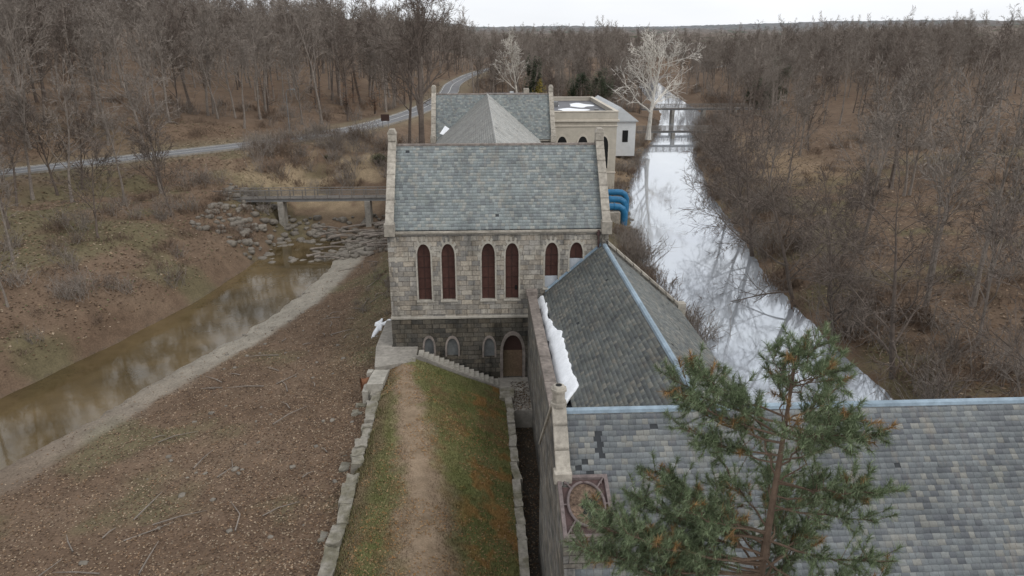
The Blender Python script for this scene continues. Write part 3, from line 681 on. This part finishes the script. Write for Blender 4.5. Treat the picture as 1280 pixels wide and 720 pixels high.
m.tube([(13.5,118.8,1.6),(21.4,118.8,1.6)],.05,6).tube([(13.5,118.8,1.1),(21.4,118.8,1.1)],.035,6); m.obj('railing',M['steel'],TR)
bp=MB()
for i,(y,e_,zz) in enumerate(((103.6,21.7,1.1),(107.6,22.6,1.3),(111.8,23.6,1.5))):
    bp.tube([(15.5,y,zz),(e_-1.6,y,zz),(e_-.9,y,zz-.08),(e_-.4,y,zz-.4),(e_-.15,y,zz-1),(e_-.1,y,-1),(e_-.1,y,-3.4)],.5,16)
    for xx in (17,19,20.0): bp.tube([(xx,y,zz),(xx+.14,y,zz)],.6,16)
bp.obj('blue_pipes',M['blue'])
def footbridge(x0,x1,y,z,w,piers,zb=-6):
    e=empty('footbridge'); m=MB(); m.box(x0,x1,y-w/2+.15,y-w/2+.35,z-.55,z-.12).box(x0,x1,y+w/2-.35,y+w/2-.15,z-.55,z-.12); m.obj('girders',M['steel'],e)
    m=MB(); x=x0
    while x<x1: m.box(x,x+.24,y-w/2,y+w/2,z-.12,z); x+=.26
    m.obj('deck',M['wood'],e)
    m=MB()
    for sg in (-1,1):
        yy=y+sg*(w/2-.05); x=x0
        while x<=x1: m.box(x-.07,x+.07,yy-.07,yy+.07,z,z+1.2); x+=1.9
        for zz in (.3,.6,.88): m.box(x0,x1,yy-.03,yy+.03,z+zz,z+zz+.07)
        m.box(x0,x1,yy-.09,yy+.09,z+1.2,z+1.29)
    m.obj('railings',M['wood'],e)
    m=MB()
    for p in piers: m.box(p-.45,p+.45,y-w/2,y+w/2,zb,z-.55)
    m.obj('piers',M['conc'],e,bevel=.05)
footbridge(-54,-13,113,1.0,2.2,[-42,-31,-17.5])
footbridge(52,92,232,2.6,2.6,[62,72,82])
footbridge(43,64,196,0.2,1.4,[47,53,59])
def rocks(name,specs,mat=M['rock']):
    Vs=[];Fs=[]; r=random.Random(3)
    bm=bmesh.new(); bmesh.ops.create_icosphere(bm,subdivisions=2,radius=1); bv=np.array([v.co[:] for v in bm.verts]); bf=np.array([[v.index for v in f.verts] for f in bm.faces]); bm.free()
    o=0
    for x,y,z,s_ in specs:
        d=1+.5*(rng.random((len(bv),1))-.5)*.5; v=np.clip(bv,-.72,.72)*d*np.array([s_*r.uniform(.7,1.4),s_*r.uniform(.7,1.3),s_*r.uniform(.5,.8)])
        a=r.uniform(0,6.28); c,s2=math.cos(a),math.sin(a); v=v@np.array([[c,s2,0],[-s2,c,0],[0,0,1]])
        Vs.append(v+np.array([x,y,z])); Fs.append(bf+o); o+=len(bv)
    return link(name,fast_mesh(name,np.vstack(Vs),np.vstack(Fs),mat))
sp=[]
for i in range(420):
    x=rng.uniform(-40,-12); y=rng.uniform(97,116)
    sp.append((x,y,float(H(x,y))+.1,rng.uniform(.25,.85)))
for i in range(120):
    y=rng.uniform(60,180); x=np.interp(y,LY,LX)+rng.uniform(-1.5,.4); sp.append((x,y,float(H(x,y))+.05,rng.uniform(.2,.5)))
for i in range(90):
    y=rng.uniform(30,95); x=-9-rng.uniform(0,16); sp.append((x,y,float(H(x,y)),rng.uniform(.1,.28)))
rocks('riprap_rocks',sp)
# ---------------------------------------------------------------- trees
def gen_tree(seed,Ht,r0,bare=.35,nl=13,l1=6,l2=5,l3=4,spread=.95,limb=.42,up=.25,sides=7,tw=.035,lean=(0,0)):
    r=random.Random(seed); m=MB()
    def rv(): return Vector((r.gauss(0,1),r.gauss(0,1),r.gauss(0,1)))
    def path(p,d,L,n,wander,upk):
        pts=[p]; q=p.copy(); d=d.normalized()
        for i in range(n):
            d=(d+rv()*wander+Vector((0,0,upk/n))).normalized(); q=q+d*(L/n); pts.append(q.copy())
        return pts
    def at(pts,t):
        f=t*(len(pts)-1); i=min(int(f),len(pts)-2); return pts[i].lerp(pts[i+1],f-i),(pts[i+1]-pts[i]).normalized()
    def side(d,ang):
        a=rv(); a=(a-d*a.dot(d)).normalized(); return (d*math.cos(ang)+a*math.sin(ang)).normalized()
    def blade(p,d,L,w):
        a=d.cross(rv()).normalized()*w; e=p+d*L; mid=p+d*L*.5+rv()*L*.06
        m.add([p-a,p+a,mid+a*.6,e,mid-a*.6],[(0,1,2,4),(4,2,3)])
    def grow(p,d,L,ra,lev):
        if lev==3:
            blade(p,d,L,max(ra,tw))
            for i in range(l3):
                t=r.uniform(.25,1); blade(p+d*L*t,side(d,r.uniform(.4,.9)),L*r.uniform(.35,.65),tw*.75)
            return
        n={0:9,1:6,2:3}[lev]; pts=path(p,d,L,n,[.05,.13,.16][lev],[.3,up,.15][lev])
        rad=[max(ra*(1-.82*(i/n)**(.8 if lev else 1.)),tw*.8) for i in range(n+1)]
        if lev==0: rad[0]*=1.35
        m.tube(pts,rad,[sides,5,3][lev],False)
        cnt=[nl,l1,l2][lev]
        for i in range(cnt):
            t=(bare+(1-bare)*((i+r.random()*.8)/cnt)) if lev==0 else .2+.8*((i+r.random())/cnt); t=min(t,.99)
            q,dd=at(pts,t); local=ra*(1-.8*t)
            if lev==0: nd=side(dd,r.uniform(.5,spread)); LL=L*limb*(1.15-.6*(t-bare)/(1-bare))*r.uniform(.75,1.2); rr=max(local*.55,tw)
            else: nd=side(dd,r.uniform(.45,.95)); LL=L*r.uniform(.4,.6)*(1.1-.4*t); rr=max(local*.6,tw)
            grow(q,nd,LL,rr,lev+1)
        if lev<2:
            grow(pts[-1],(pts[-1]-pts[-2]).normalized(),L*.28,rad[-1],lev+1)
    grow(Vector((0,0,-.4)),Vector((lean[0],lean[1],1)),Ht*.82,r0,0)
    return m
variants=[gen_tree(s_,h,r,b,nl=nl,spread=sp_,limb=lb_,tw=.042).mesh('bare_tree',mt,uv=False,fix=False) for s_,h,r,b,nl,sp_,lb_,mt in
   ((1,22,.26,.35,13,.8,.34,M['bark']),(2,24,.3,.4,12,.75,.32,M['bark_d']),(3,20,.24,.3,14,.9,.38,M['bark']),(4,25,.3,.45,11,.7,.3,M['bark']),(5,18,.2,.25,14,1.,.42,M['bark_d']),(6,23,.28,.5,12,.85,.33,M['bark']))]
WL=empty('woodland'); tr=random.Random(5)
def put(x,y,s_=1,me=None,par=WL,nm='bare_tree'):
    o=bpy.data.objects.new(nm,me or tr.choice(variants)); COL.objects.link(o); o.parent=par
    o.location=(x,y,float(H(x,y,False))-.1); o.rotation_euler=(tr.gauss(0,.03),tr.gauss(0,.03),tr.uniform(0,6.28)); o.scale=(s_,)*2+(s_*tr.uniform(.9,1.15),)
def okay(x,y):
    d,_=road_dist(np.array(x),np.array(y)); lx=np.interp(y,LY,LX); rx=np.interp(y,LY,RX)
    return d>7 and not (lx-6<x<rx+4)
RY=lambda x: np.interp(x,[-260,-150,-95,-60,-31,-17,-10,30],[25,66,99,125,152,190,245,245])
n=0
while n<820:
    y=60+tr.random()**1.1*420; x=tr.uniform(-1.,-.0)*(70+.75*y)
    if not okay(x,y) or y<RY(x)+4: continue
    put(x,y,tr.uniform(.8,1.25)); n+=1
n=0
while n<760:
    y=238+tr.random()**1.25*520; x=tr.uniform(-15,.62*y+20)
    if not okay(x,y) or (y<300 and 60<x<95): continue
    put(x,y,tr.uniform(.55,.85) if y<320 else tr.uniform(.7,1.0)); n+=1
n=0
while n<480:
    y=20+tr.random()*560; rx=np.interp(y,LY,RX); x=rx+8+tr.random()**1.4*170
    if y>230 and x<rx+14: continue
    put(x,y,tr.uniform(.6,.95)); n+=1
n=0
while n<190:
    y=tr.uniform(15,122); x=tr.uniform(-190,-38)
    if not okay(x,y) or chan(x,y)>-36: continue
    put(x,y,tr.uniform(.5,.95)); n+=1
def single(name,seed,x,y,Ht,r0,mat,z=None,**kw):
    m=gen_tree(seed,Ht,r0,**kw); o=m.obj(name,mat,None,uv=False,fix=False); o.location=(x,y,float(H(x,y,False)) if z is None else z); return o
single('bare_oak_tree',21,-9.6,124,34,.62,M['bark_d'],z=3.2,bare=.3,nl=15,l1=8,l2=7,l3=5,spread=.8,limb=.42,up=.5,tw=.04)
single('bare_oak_tree',23,-13,136,27,.36,M['bark_d'],bare=.4,nl=13,l1=7,l2=6,l3=4,spread=.8,limb=.36,up=.4,tw=.04)
single('sycamore_tree',31,42,178,24.5,.62,M['bark_w'],z=.8,bare=.28,nl=15,l1=8,l2=5,l3=3,spread=1.2,limb=.54,up=.35,tw=.055)
single('sycamore_tree',33,13,235,24,.4,M['bark_w'],bare=.35,nl=12,l1=7,l2=5,l3=4,spread=.8,limb=.35,up=.4,tw=.05)
for i,(x,y,h) in enumerate(((33.4,70,19),(35.5,88,20),(34,52,18),(42.5,118,18),(35,36,17),(33.4,61,15),(39,101,17))):
    single('bank_tree',40+i,x,y,h,.24,M['bark_d'],bare=.12,nl=15,l1=7,l2=6,l3=5,spread=1.3,limb=.52,up=.05,tw=.026,lean=(-.22,0))
def gen_brush(seed,h,n=46):
    r=random.Random(seed); m=MB()
    for i in range(n):
        a=r.uniform(0,6.28); d=Vector((math.cos(a)*r.uniform(.1,.9),math.sin(a)*r.uniform(.1,.9),1)).normalized(); p=Vector((r.gauss(0,.8),r.gauss(0,.8),0)); L=h*r.uniform(.35,1)
        pts=[p]
        for k in range(3):
            d=(d+Vector((r.gauss(0,.2),r.gauss(0,.2),r.gauss(0,.1)))).normalized(); pts.append(pts[-1]+d*L/3)
        m.tube(pts,[.03,.024,.018,.01],3,False)
        for k in range(9):
            t=r.uniform(.25,1); q=pts[min(int(t*3),2)].lerp(pts[min(int(t*3)+1,3)],t*3%1); dd=(d+Vector((r.gauss(0,.7),r.gauss(0,.7),r.gauss(0,.4)))).normalized(); s_=dd.cross(Vector((r.random(),r.random(),.3))).normalized()*.016
            e=q+dd*L*r.uniform(.2,.45); m.add([q-s_,q+s_,e],[(0,1,2)])
    return m
bv=[gen_brush(60+i,h,nn_).mesh('brush',mt,uv=False,fix=False) for i,(h,mt,nn_) in enumerate(((2.2,M['brush'],40),(3.,M['bark'],34),(1.6,M['brush'],50),(3.6,M['bark'],26),(1.1,M['brush'],40)))]
BR=empty('bank_brush')
def brush(x,y,s_=1): put(x,y,s_*tr.uniform(.6,1.3),tr.choice(bv),BR,'brush')
for i in range(150):
    y=tr.uniform(60,230); lx=np.interp(y,LY,LX); x=lx-tr.uniform(-.3,3.2)
    if y<118 and x<17.8: continue
    if 100<y<117: continue
    brush(x,y,.8)
for i in range(34): brush(tr.uniform(18.6,21.4),tr.uniform(60,98),1.1)
for i in range(150): brush(tr.uniform(-42,-9),tr.uniform(122,150),.9)
for i in range(190):
    y=tr.uniform(20,118); brush(tr.uniform(-50,-32)+float(np.interp(y,SY,SX)),y,.8)
for i in range(50): brush(tr.uniform(-15,-8),tr.uniform(97,120),.7)
for i in range(30): brush(tr.uniform(-14,-9),tr.uniform(68,97),.35)
for i in range(280):
    y=tr.uniform(20,230); brush(np.interp(y,LY,RX)+tr.uniform(.2,8),y,1.1)
for i in range(160):
    y=tr.uniform(30,160); brush(np.interp(y,LY,RX)+tr.uniform(8,60),y,.9)
for i in range(220):
    x=tr.uniform(-140,-10); y=RY(x)+tr.uniform(3,60)
    if okay(x,y): brush(x,y,1.1)
for i in range(220):
    y=tr.uniform(235,330); x=tr.uniform(-5,100)
    if okay(x,y): brush(x,y,1.8)
def leafy(name,x,y,z,h,w,cols,n=9000,size=.3,seed=0,base=.0,trunk=True,mat=M['bark_d']):
    r=np.random.default_rng(seed); e=empty(name,(x,y,z))
    c=r.uniform(-1,1,(60,3)); c=c[np.linalg.norm(c,axis=1)<1][:26]; R_=r.uniform(.2,.42,len(c))
    k=r.integers(0,len(c),n); d=r.normal(size=(n,3)); d/=np.linalg.norm(d,axis=1)[:,None]; P=c[k]+d*(R_[k]*r.uniform(.55,1.05,n))[:,None]
    P=P*np.array([w/2,w/2,h*(1-base)/2])+np.array([0,0,h*(base+(1-base)/2)]); P[:,2]=np.maximum(P[:,2],.1)
    col=np.array(cols)[r.integers(0,len(cols),n)]*r.uniform(.6,1.3,(n,1))*(.65+.35*(R_[k][:,None]/.42))
    scatter('foliage',P,size,col,M['leafvc'],'leaf',e)
    if trunk:
        m=MB(); m.tube([(0,0,-.5),(.1,0,h*.4),(0,.1,h*.85)],[.3,.2,.06],7,False)
        for i in range(12):
            a=r.uniform(0,6.28); t=r.uniform(.25,.8); m.tube([(0,0,h*t),(math.cos(a)*w*.38,math.sin(a)*w*.38,h*(t+.12))],[.09,.03],4,False)
        m.obj('trunk',mat,e,fix=False)
DG=[(.035,.06,.026),(.05,.08,.035),(.028,.048,.022)]
leafy('ivy_clad_tree',15.5,205,3,17.,4.6,DG,8000,.42,1,.0)
leafy('holly_tree',28.5,205,2,12.5,6.5,DG,9000,.36,2)
leafy('cedar_tree',39,232,2,12,7,[(.08,.10,.055),(.06,.085,.045)],6000,.38,3)
leafy('yellow_shrub',16.2,190,5.,8.5,2.8,[(.42,.30,.04),(.30,.26,.06)],1800,.28,4)
leafy('yellow_shrub',13.8,176,3.5,9.6,2.2,[(.42,.32,.05),(.34,.28,.07)],700,.26,5)
for i,(x,y,z,h,w) in enumerate(((-30,172,6.5,8,5),(-20,206,7,7,5),(-41,190,7,7,6),(-33,200,8,9,6),(-25,182,7,6,4),(-48,172,7.5,8,6))):
    leafy('beech_tree',x,y,z,h,w,[(.20,.10,.05),(.16,.085,.045)],1100,.28,6+i)
leafy('evergreen_tree',84,215,2,11,8,DG,7000,.45,19)
leafy('evergreen_tree',98,240,3,14,8,DG,7000,.45,20)
leafy('evergreen_shrub',-18,132,2.2,2.6,3.6,[(.07,.09,.04),(.1,.1,.05)],2500,.22,21,trunk=False)
leafy('evergreen_shrub',-28,133,2.2,2.2,4,[(.09,.09,.05),(.1,.1,.05)],2500,.22,22,trunk=False)
# distant canopy
xs=np.linspace(-2400,3000,520); ys=np.concatenate([np.linspace(640,1200,140),np.geomspace(1210,5200,110)])
X,Y=np.meshgrid(xs,ys); Z=H(X,Y,False)+(9+6*fbm(X,Y,26,71,3)+4*rng.random(X.shape))*sm(640,760,Y)+sm(900,2600,Y)*14*fbm(X,Y,700,3)
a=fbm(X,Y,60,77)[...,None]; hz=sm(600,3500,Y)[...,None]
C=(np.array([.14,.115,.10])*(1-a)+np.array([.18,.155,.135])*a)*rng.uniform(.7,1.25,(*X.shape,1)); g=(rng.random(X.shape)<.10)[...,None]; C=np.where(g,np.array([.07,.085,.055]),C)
C=C*(1-hz*.7)+np.array([.22,.25,.28])*hz*.7  # aerial haze painted into the canopy colour, stronger with distance
ny,nx=X.shape; idx=np.arange(nx*ny).reshape(ny,nx); Fq=np.stack([idx[:-1,:-1],idx[:-1,1:],idx[1:,1:],idx[1:,:-1]],-1).reshape(-1,4)
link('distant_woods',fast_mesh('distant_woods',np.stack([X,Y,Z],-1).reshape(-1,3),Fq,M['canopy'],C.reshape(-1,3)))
# ---------------------------------------------------------------- pine in the foreground
PT=empty('pine_tree',(0,0,0)); px_,py_=8.1,16.6; pr=random.Random(9); wood=MB(); ND=[];NC=[]
wood.tube([(px_,py_,-5),(px_+.1,py_,2),(px_-.05,py_+.1,9),(px_,py_,14),(px_+.05,py_,17.6)],[.3,.26,.14,.08,.03],10,False)
def tuft(p,d,L=.25,n=60,dead=False):
    dd0=np.array(d); P=np.array(p); v=rng.normal(size=(n,3)); v/=np.linalg.norm(v,axis=1)[:,None]; v=v*.8+dd0*.75; v/=np.linalg.norm(v,axis=1)[:,None]
    b=P-dd0*rng.uniform(0,.24,(n,1)); w=np.cross(v,rng.uniform(.05,1,(n,3))); w=w/np.linalg.norm(w,axis=1)[:,None]*.0085
    e=b+v*(L*rng.uniform(.7,1.15,(n,1)))+np.array([0,0,-.02]); ND.append(np.stack([b-w,b+w,e],1).reshape(-1,3))
    pl=np.array([(.32,.20,.09),(.24,.15,.07)]) if dead else np.array([(.15,.195,.105),(.185,.23,.13),(.12,.155,.085),(.22,.26,.16)])
    NC.append(np.repeat(pl[rng.integers(0,len(pl),n)]*rng.uniform(.7,1.3,(n,1)),3,0))
def branch(tip,z0,dens=1.,dead=.07):
    a=Vector((px_,py_,z0)); b=Vector(tip); L=(b-a).length; pts=[a]; n=7
    for i in range(1,n+1):
        t=i/n; pts.append(a.lerp(b,t)+Vector((pr.gauss(0,.06),pr.gauss(0,.06),-.12*L*math.sin(pi*t)*.5)))
    wood.tube(pts,[.035*(1-.8*i/n)*(L/4)+.01 for i in range(n+1)],5,False)
    for k in range(int(L*9*dens)):
        t=pr.uniform(.2,1)**.8; f=t*n; i=min(int(f),n-1); q=pts[i].lerp(pts[i+1],f-i); d0=(pts[i+1]-pts[i]).normalized()
        s_=Vector((pr.gauss(0,1),pr.gauss(0,1),pr.gauss(.25,.7))).normalized(); d=(d0*.8+s_).normalized(); l=pr.uniform(.25,.95)*(1.25-.5*t)
        e=q+d*l+Vector((0,0,.08)); wood.tube([q,q.lerp(e,.5)+Vector((0,0,-.03)),e],[.012,.008,.005],3,False)
        dd=pr.random()<dead
        tuft(e,(d+Vector((0,0,.4))).normalized(),dead=dd)
        if l>.45: tuft(q.lerp(e,.6),d,.2,34,dd)
    tuft(pts[-1],(pts[-1]-pts[-2]).normalized(),.26,80)
for tip,z0 in (((5.2,17.4,16.6),15.6),((5.55,16.8,16.3),15.2),((5.5,17.,15.3),14.6),((6.0,18.2,16.6),15.2),((5.4,17.6,15.9),15.),((6.2,16.8,15.),14.4),((5.8,17.3,16.9),15.8),
      ((4.3,17.6,12.75),11.8),((3.1,17.2,12.1),11.2),((3.9,16.4,12.4),11.),((5.0,17.5,13.2),12),((5.2,18.6,12.9),12.0),((4.1,16.9,11.6),10.5),((2.7,17.,11.5),10.6),((6.0,18.6,12.5),11.6),((5.5,16.6,12.9),12.1),((3.1,18.0,12.1),11.),
      ((3.6,17.6,11.7),10.6),((4.7,17.9,12.3),11.3),((5.6,17.6,12.6),11.6),((4.8,17.2,11.7),10.7),((3.5,16.9,11.2),10.2),((5.9,17.4,12.0),11.2),((4.0,17.2,12.0),10.9),((2.9,17.4,11.0),10.2)):
    branch(tip,z0,1.3,.08)
for i in range(46):
    z=pr.uniform(9,17.4); a=pr.uniform(-2.,2.); rr=np.interp(z,[9,12,16,17.6],[4.2,3.6,2.0,.7])*pr.uniform(.6,1.1)
    branch((px_+rr*math.cos(a),py_+rr*math.sin(a),z+.5),z-.3,1.1)
wood.obj('trunk_and_branches',M['bark_p'],PT,uv=False,fix=False)
V=np.vstack(ND)
link('needles',fast_mesh('needles',V,np.arange(len(V)).reshape(-1,3),M['leafvc'],np.vstack(NC)),PT)
sg=empty('road_sign'); MB().tube([(-20.5,160,5.8),(-20.5,160,8.6)],.06,8).tube([(-19.3,160,5.8),(-19.3,160,8.6)],.06,8).obj('posts',M['steel'],sg); MB().box(-20.8,-19,159.9,159.98,7.3,8.7).obj('panel',M['frame'],sg)
sl_=empty('street_lamp'); MB().tube([(-38,150,6),(-38,150,14),(-37.6,149.6,14.6),(-36.4,148.6,14.8)],[.1,.07,.06,.05],8).obj('pole',M['steel'],sl_); MB().box(-36.8,-35.8,148.3,148.7,14.7,14.9).obj('lamp_head',M['steel'],sl_,bevel=.05)
dw=MB(); rr=random.Random(8)
for i in range(60):
    y=rr.uniform(26,104); x=rr.uniform(-20,-9)+float(np.interp(y,SY,SX))*rr.random()*.6; a=rr.uniform(0,3.1); L=rr.uniform(.8,3.4); z=float(H(x,y))+.08
    x2,y2=x+L*math.cos(a),y+L*math.sin(a); x2=min(x2,-8.6); z2=float(H(x2,y2))+.12
    mx_,my_=(x+x2)/2+rr.gauss(0,.15),(y+y2)/2
    dw.tube([(x,y,z),(mx_,my_,(z+z2)/2+.08),(x2,y2,z2)],[.05,.04,.015],5,False)
for i in range(30):
    x=rr.uniform(-26,-12); y=rr.uniform(98,112); a=rr.uniform(-.4,.5); L=rr.uniform(3,7); z=float(H(x,y))+.7
    dw.tube([(x,y,z),(x+L*.5*math.cos(a),y+L*.5*math.sin(a),z+.3),(x+L*math.cos(a),y+L*math.sin(a),z+.1)],[.18,.13,.05],6,False)
dw.obj('driftwood',M['bark'],fix=False)
# ---------------------------------------------------------------- light, sky, camera
w=bpy.data.worlds.new("World"); sc.world=w; w.use_nodes=True; nt=w.node_tree; bg=nt.nodes['Background']
sk=nt.nodes.new('ShaderNodeTexSky'); sk.sky_type='NISHITA'; sk.sun_disc=False; sk.sun_elevation=math.radians(42); sk.sun_rotation=math.radians(130); sk.air_density=1; sk.dust_density=3
hs=nt.nodes.new('ShaderNodeHueSaturation'); hs.inputs['Saturation'].default_value=.12; nt.links.new(sk.outputs[0],hs.inputs['Color'])
tc=nt.nodes.new('ShaderNodeTexCoord'); mp_=nt.nodes.new('ShaderNodeMapping'); mp_.inputs['Scale'].default_value=(1,1,3.2); nt.links.new(tc.outputs['Generated'],mp_.inputs[0])
nz=nt.nodes.new('ShaderNodeTexNoise'); nz.inputs['Scale'].default_value=2.2; nz.inputs['Detail'].default_value=6; nt.links.new(mp_.outputs[0],nz.inputs['Vector'])
rp=nt.nodes.new('ShaderNodeValToRGB'); nt.links.new(nz.outputs['Fac'],rp.inputs[0]); rp.color_ramp.elements[0].position=.3; rp.color_ramp.elements[0].color=(7.0,7.25,7.6,1); rp.color_ramp.elements[1].position=.7; rp.color_ramp.elements[1].color=(8.6,8.7,8.9,1)
mx2=nt.nodes.new('ShaderNodeMix'); mx2.data_type='RGBA'; mx2.inputs[0].default_value=.8; nt.links.new(hs.outputs[0],mx2.inputs[6]); nt.links.new(rp.outputs[0],mx2.inputs[7])
nt.links.new(mx2.outputs[2],bg.inputs['Color']); bg.inputs['Strength'].default_value=.15
L=bpy.data.lights.new('sun','SUN'); L.energy=.9; L.angle=math.radians(20); L.color=(1,.97,.92)
so=bpy.data.objects.new('sun',L); COL.objects.link(so)
az=math.radians(130); el=math.radians(42); dv=Vector((math.sin(az)*math.cos(el),math.cos(az)*math.cos(el),math.sin(el))); so.rotation_euler=dv.to_track_quat('Z','Y').to_euler()
cam=bpy.data.cameras.new('camera'); co=bpy.data.objects.new('camera',cam); COL.objects.link(co)
co.location=(0,0,25.5); co.rotation_euler=(math.radians(90-19.6),0,math.radians(-2.7)); cam.sensor_width=36; cam.lens=25.31; cam.clip_end=12000; cam.clip_start=.3
sc.camera=co
sc.view_settings.view_transform='Standard'; sc.view_settings.look='None'; sc.view_settings.exposure=0
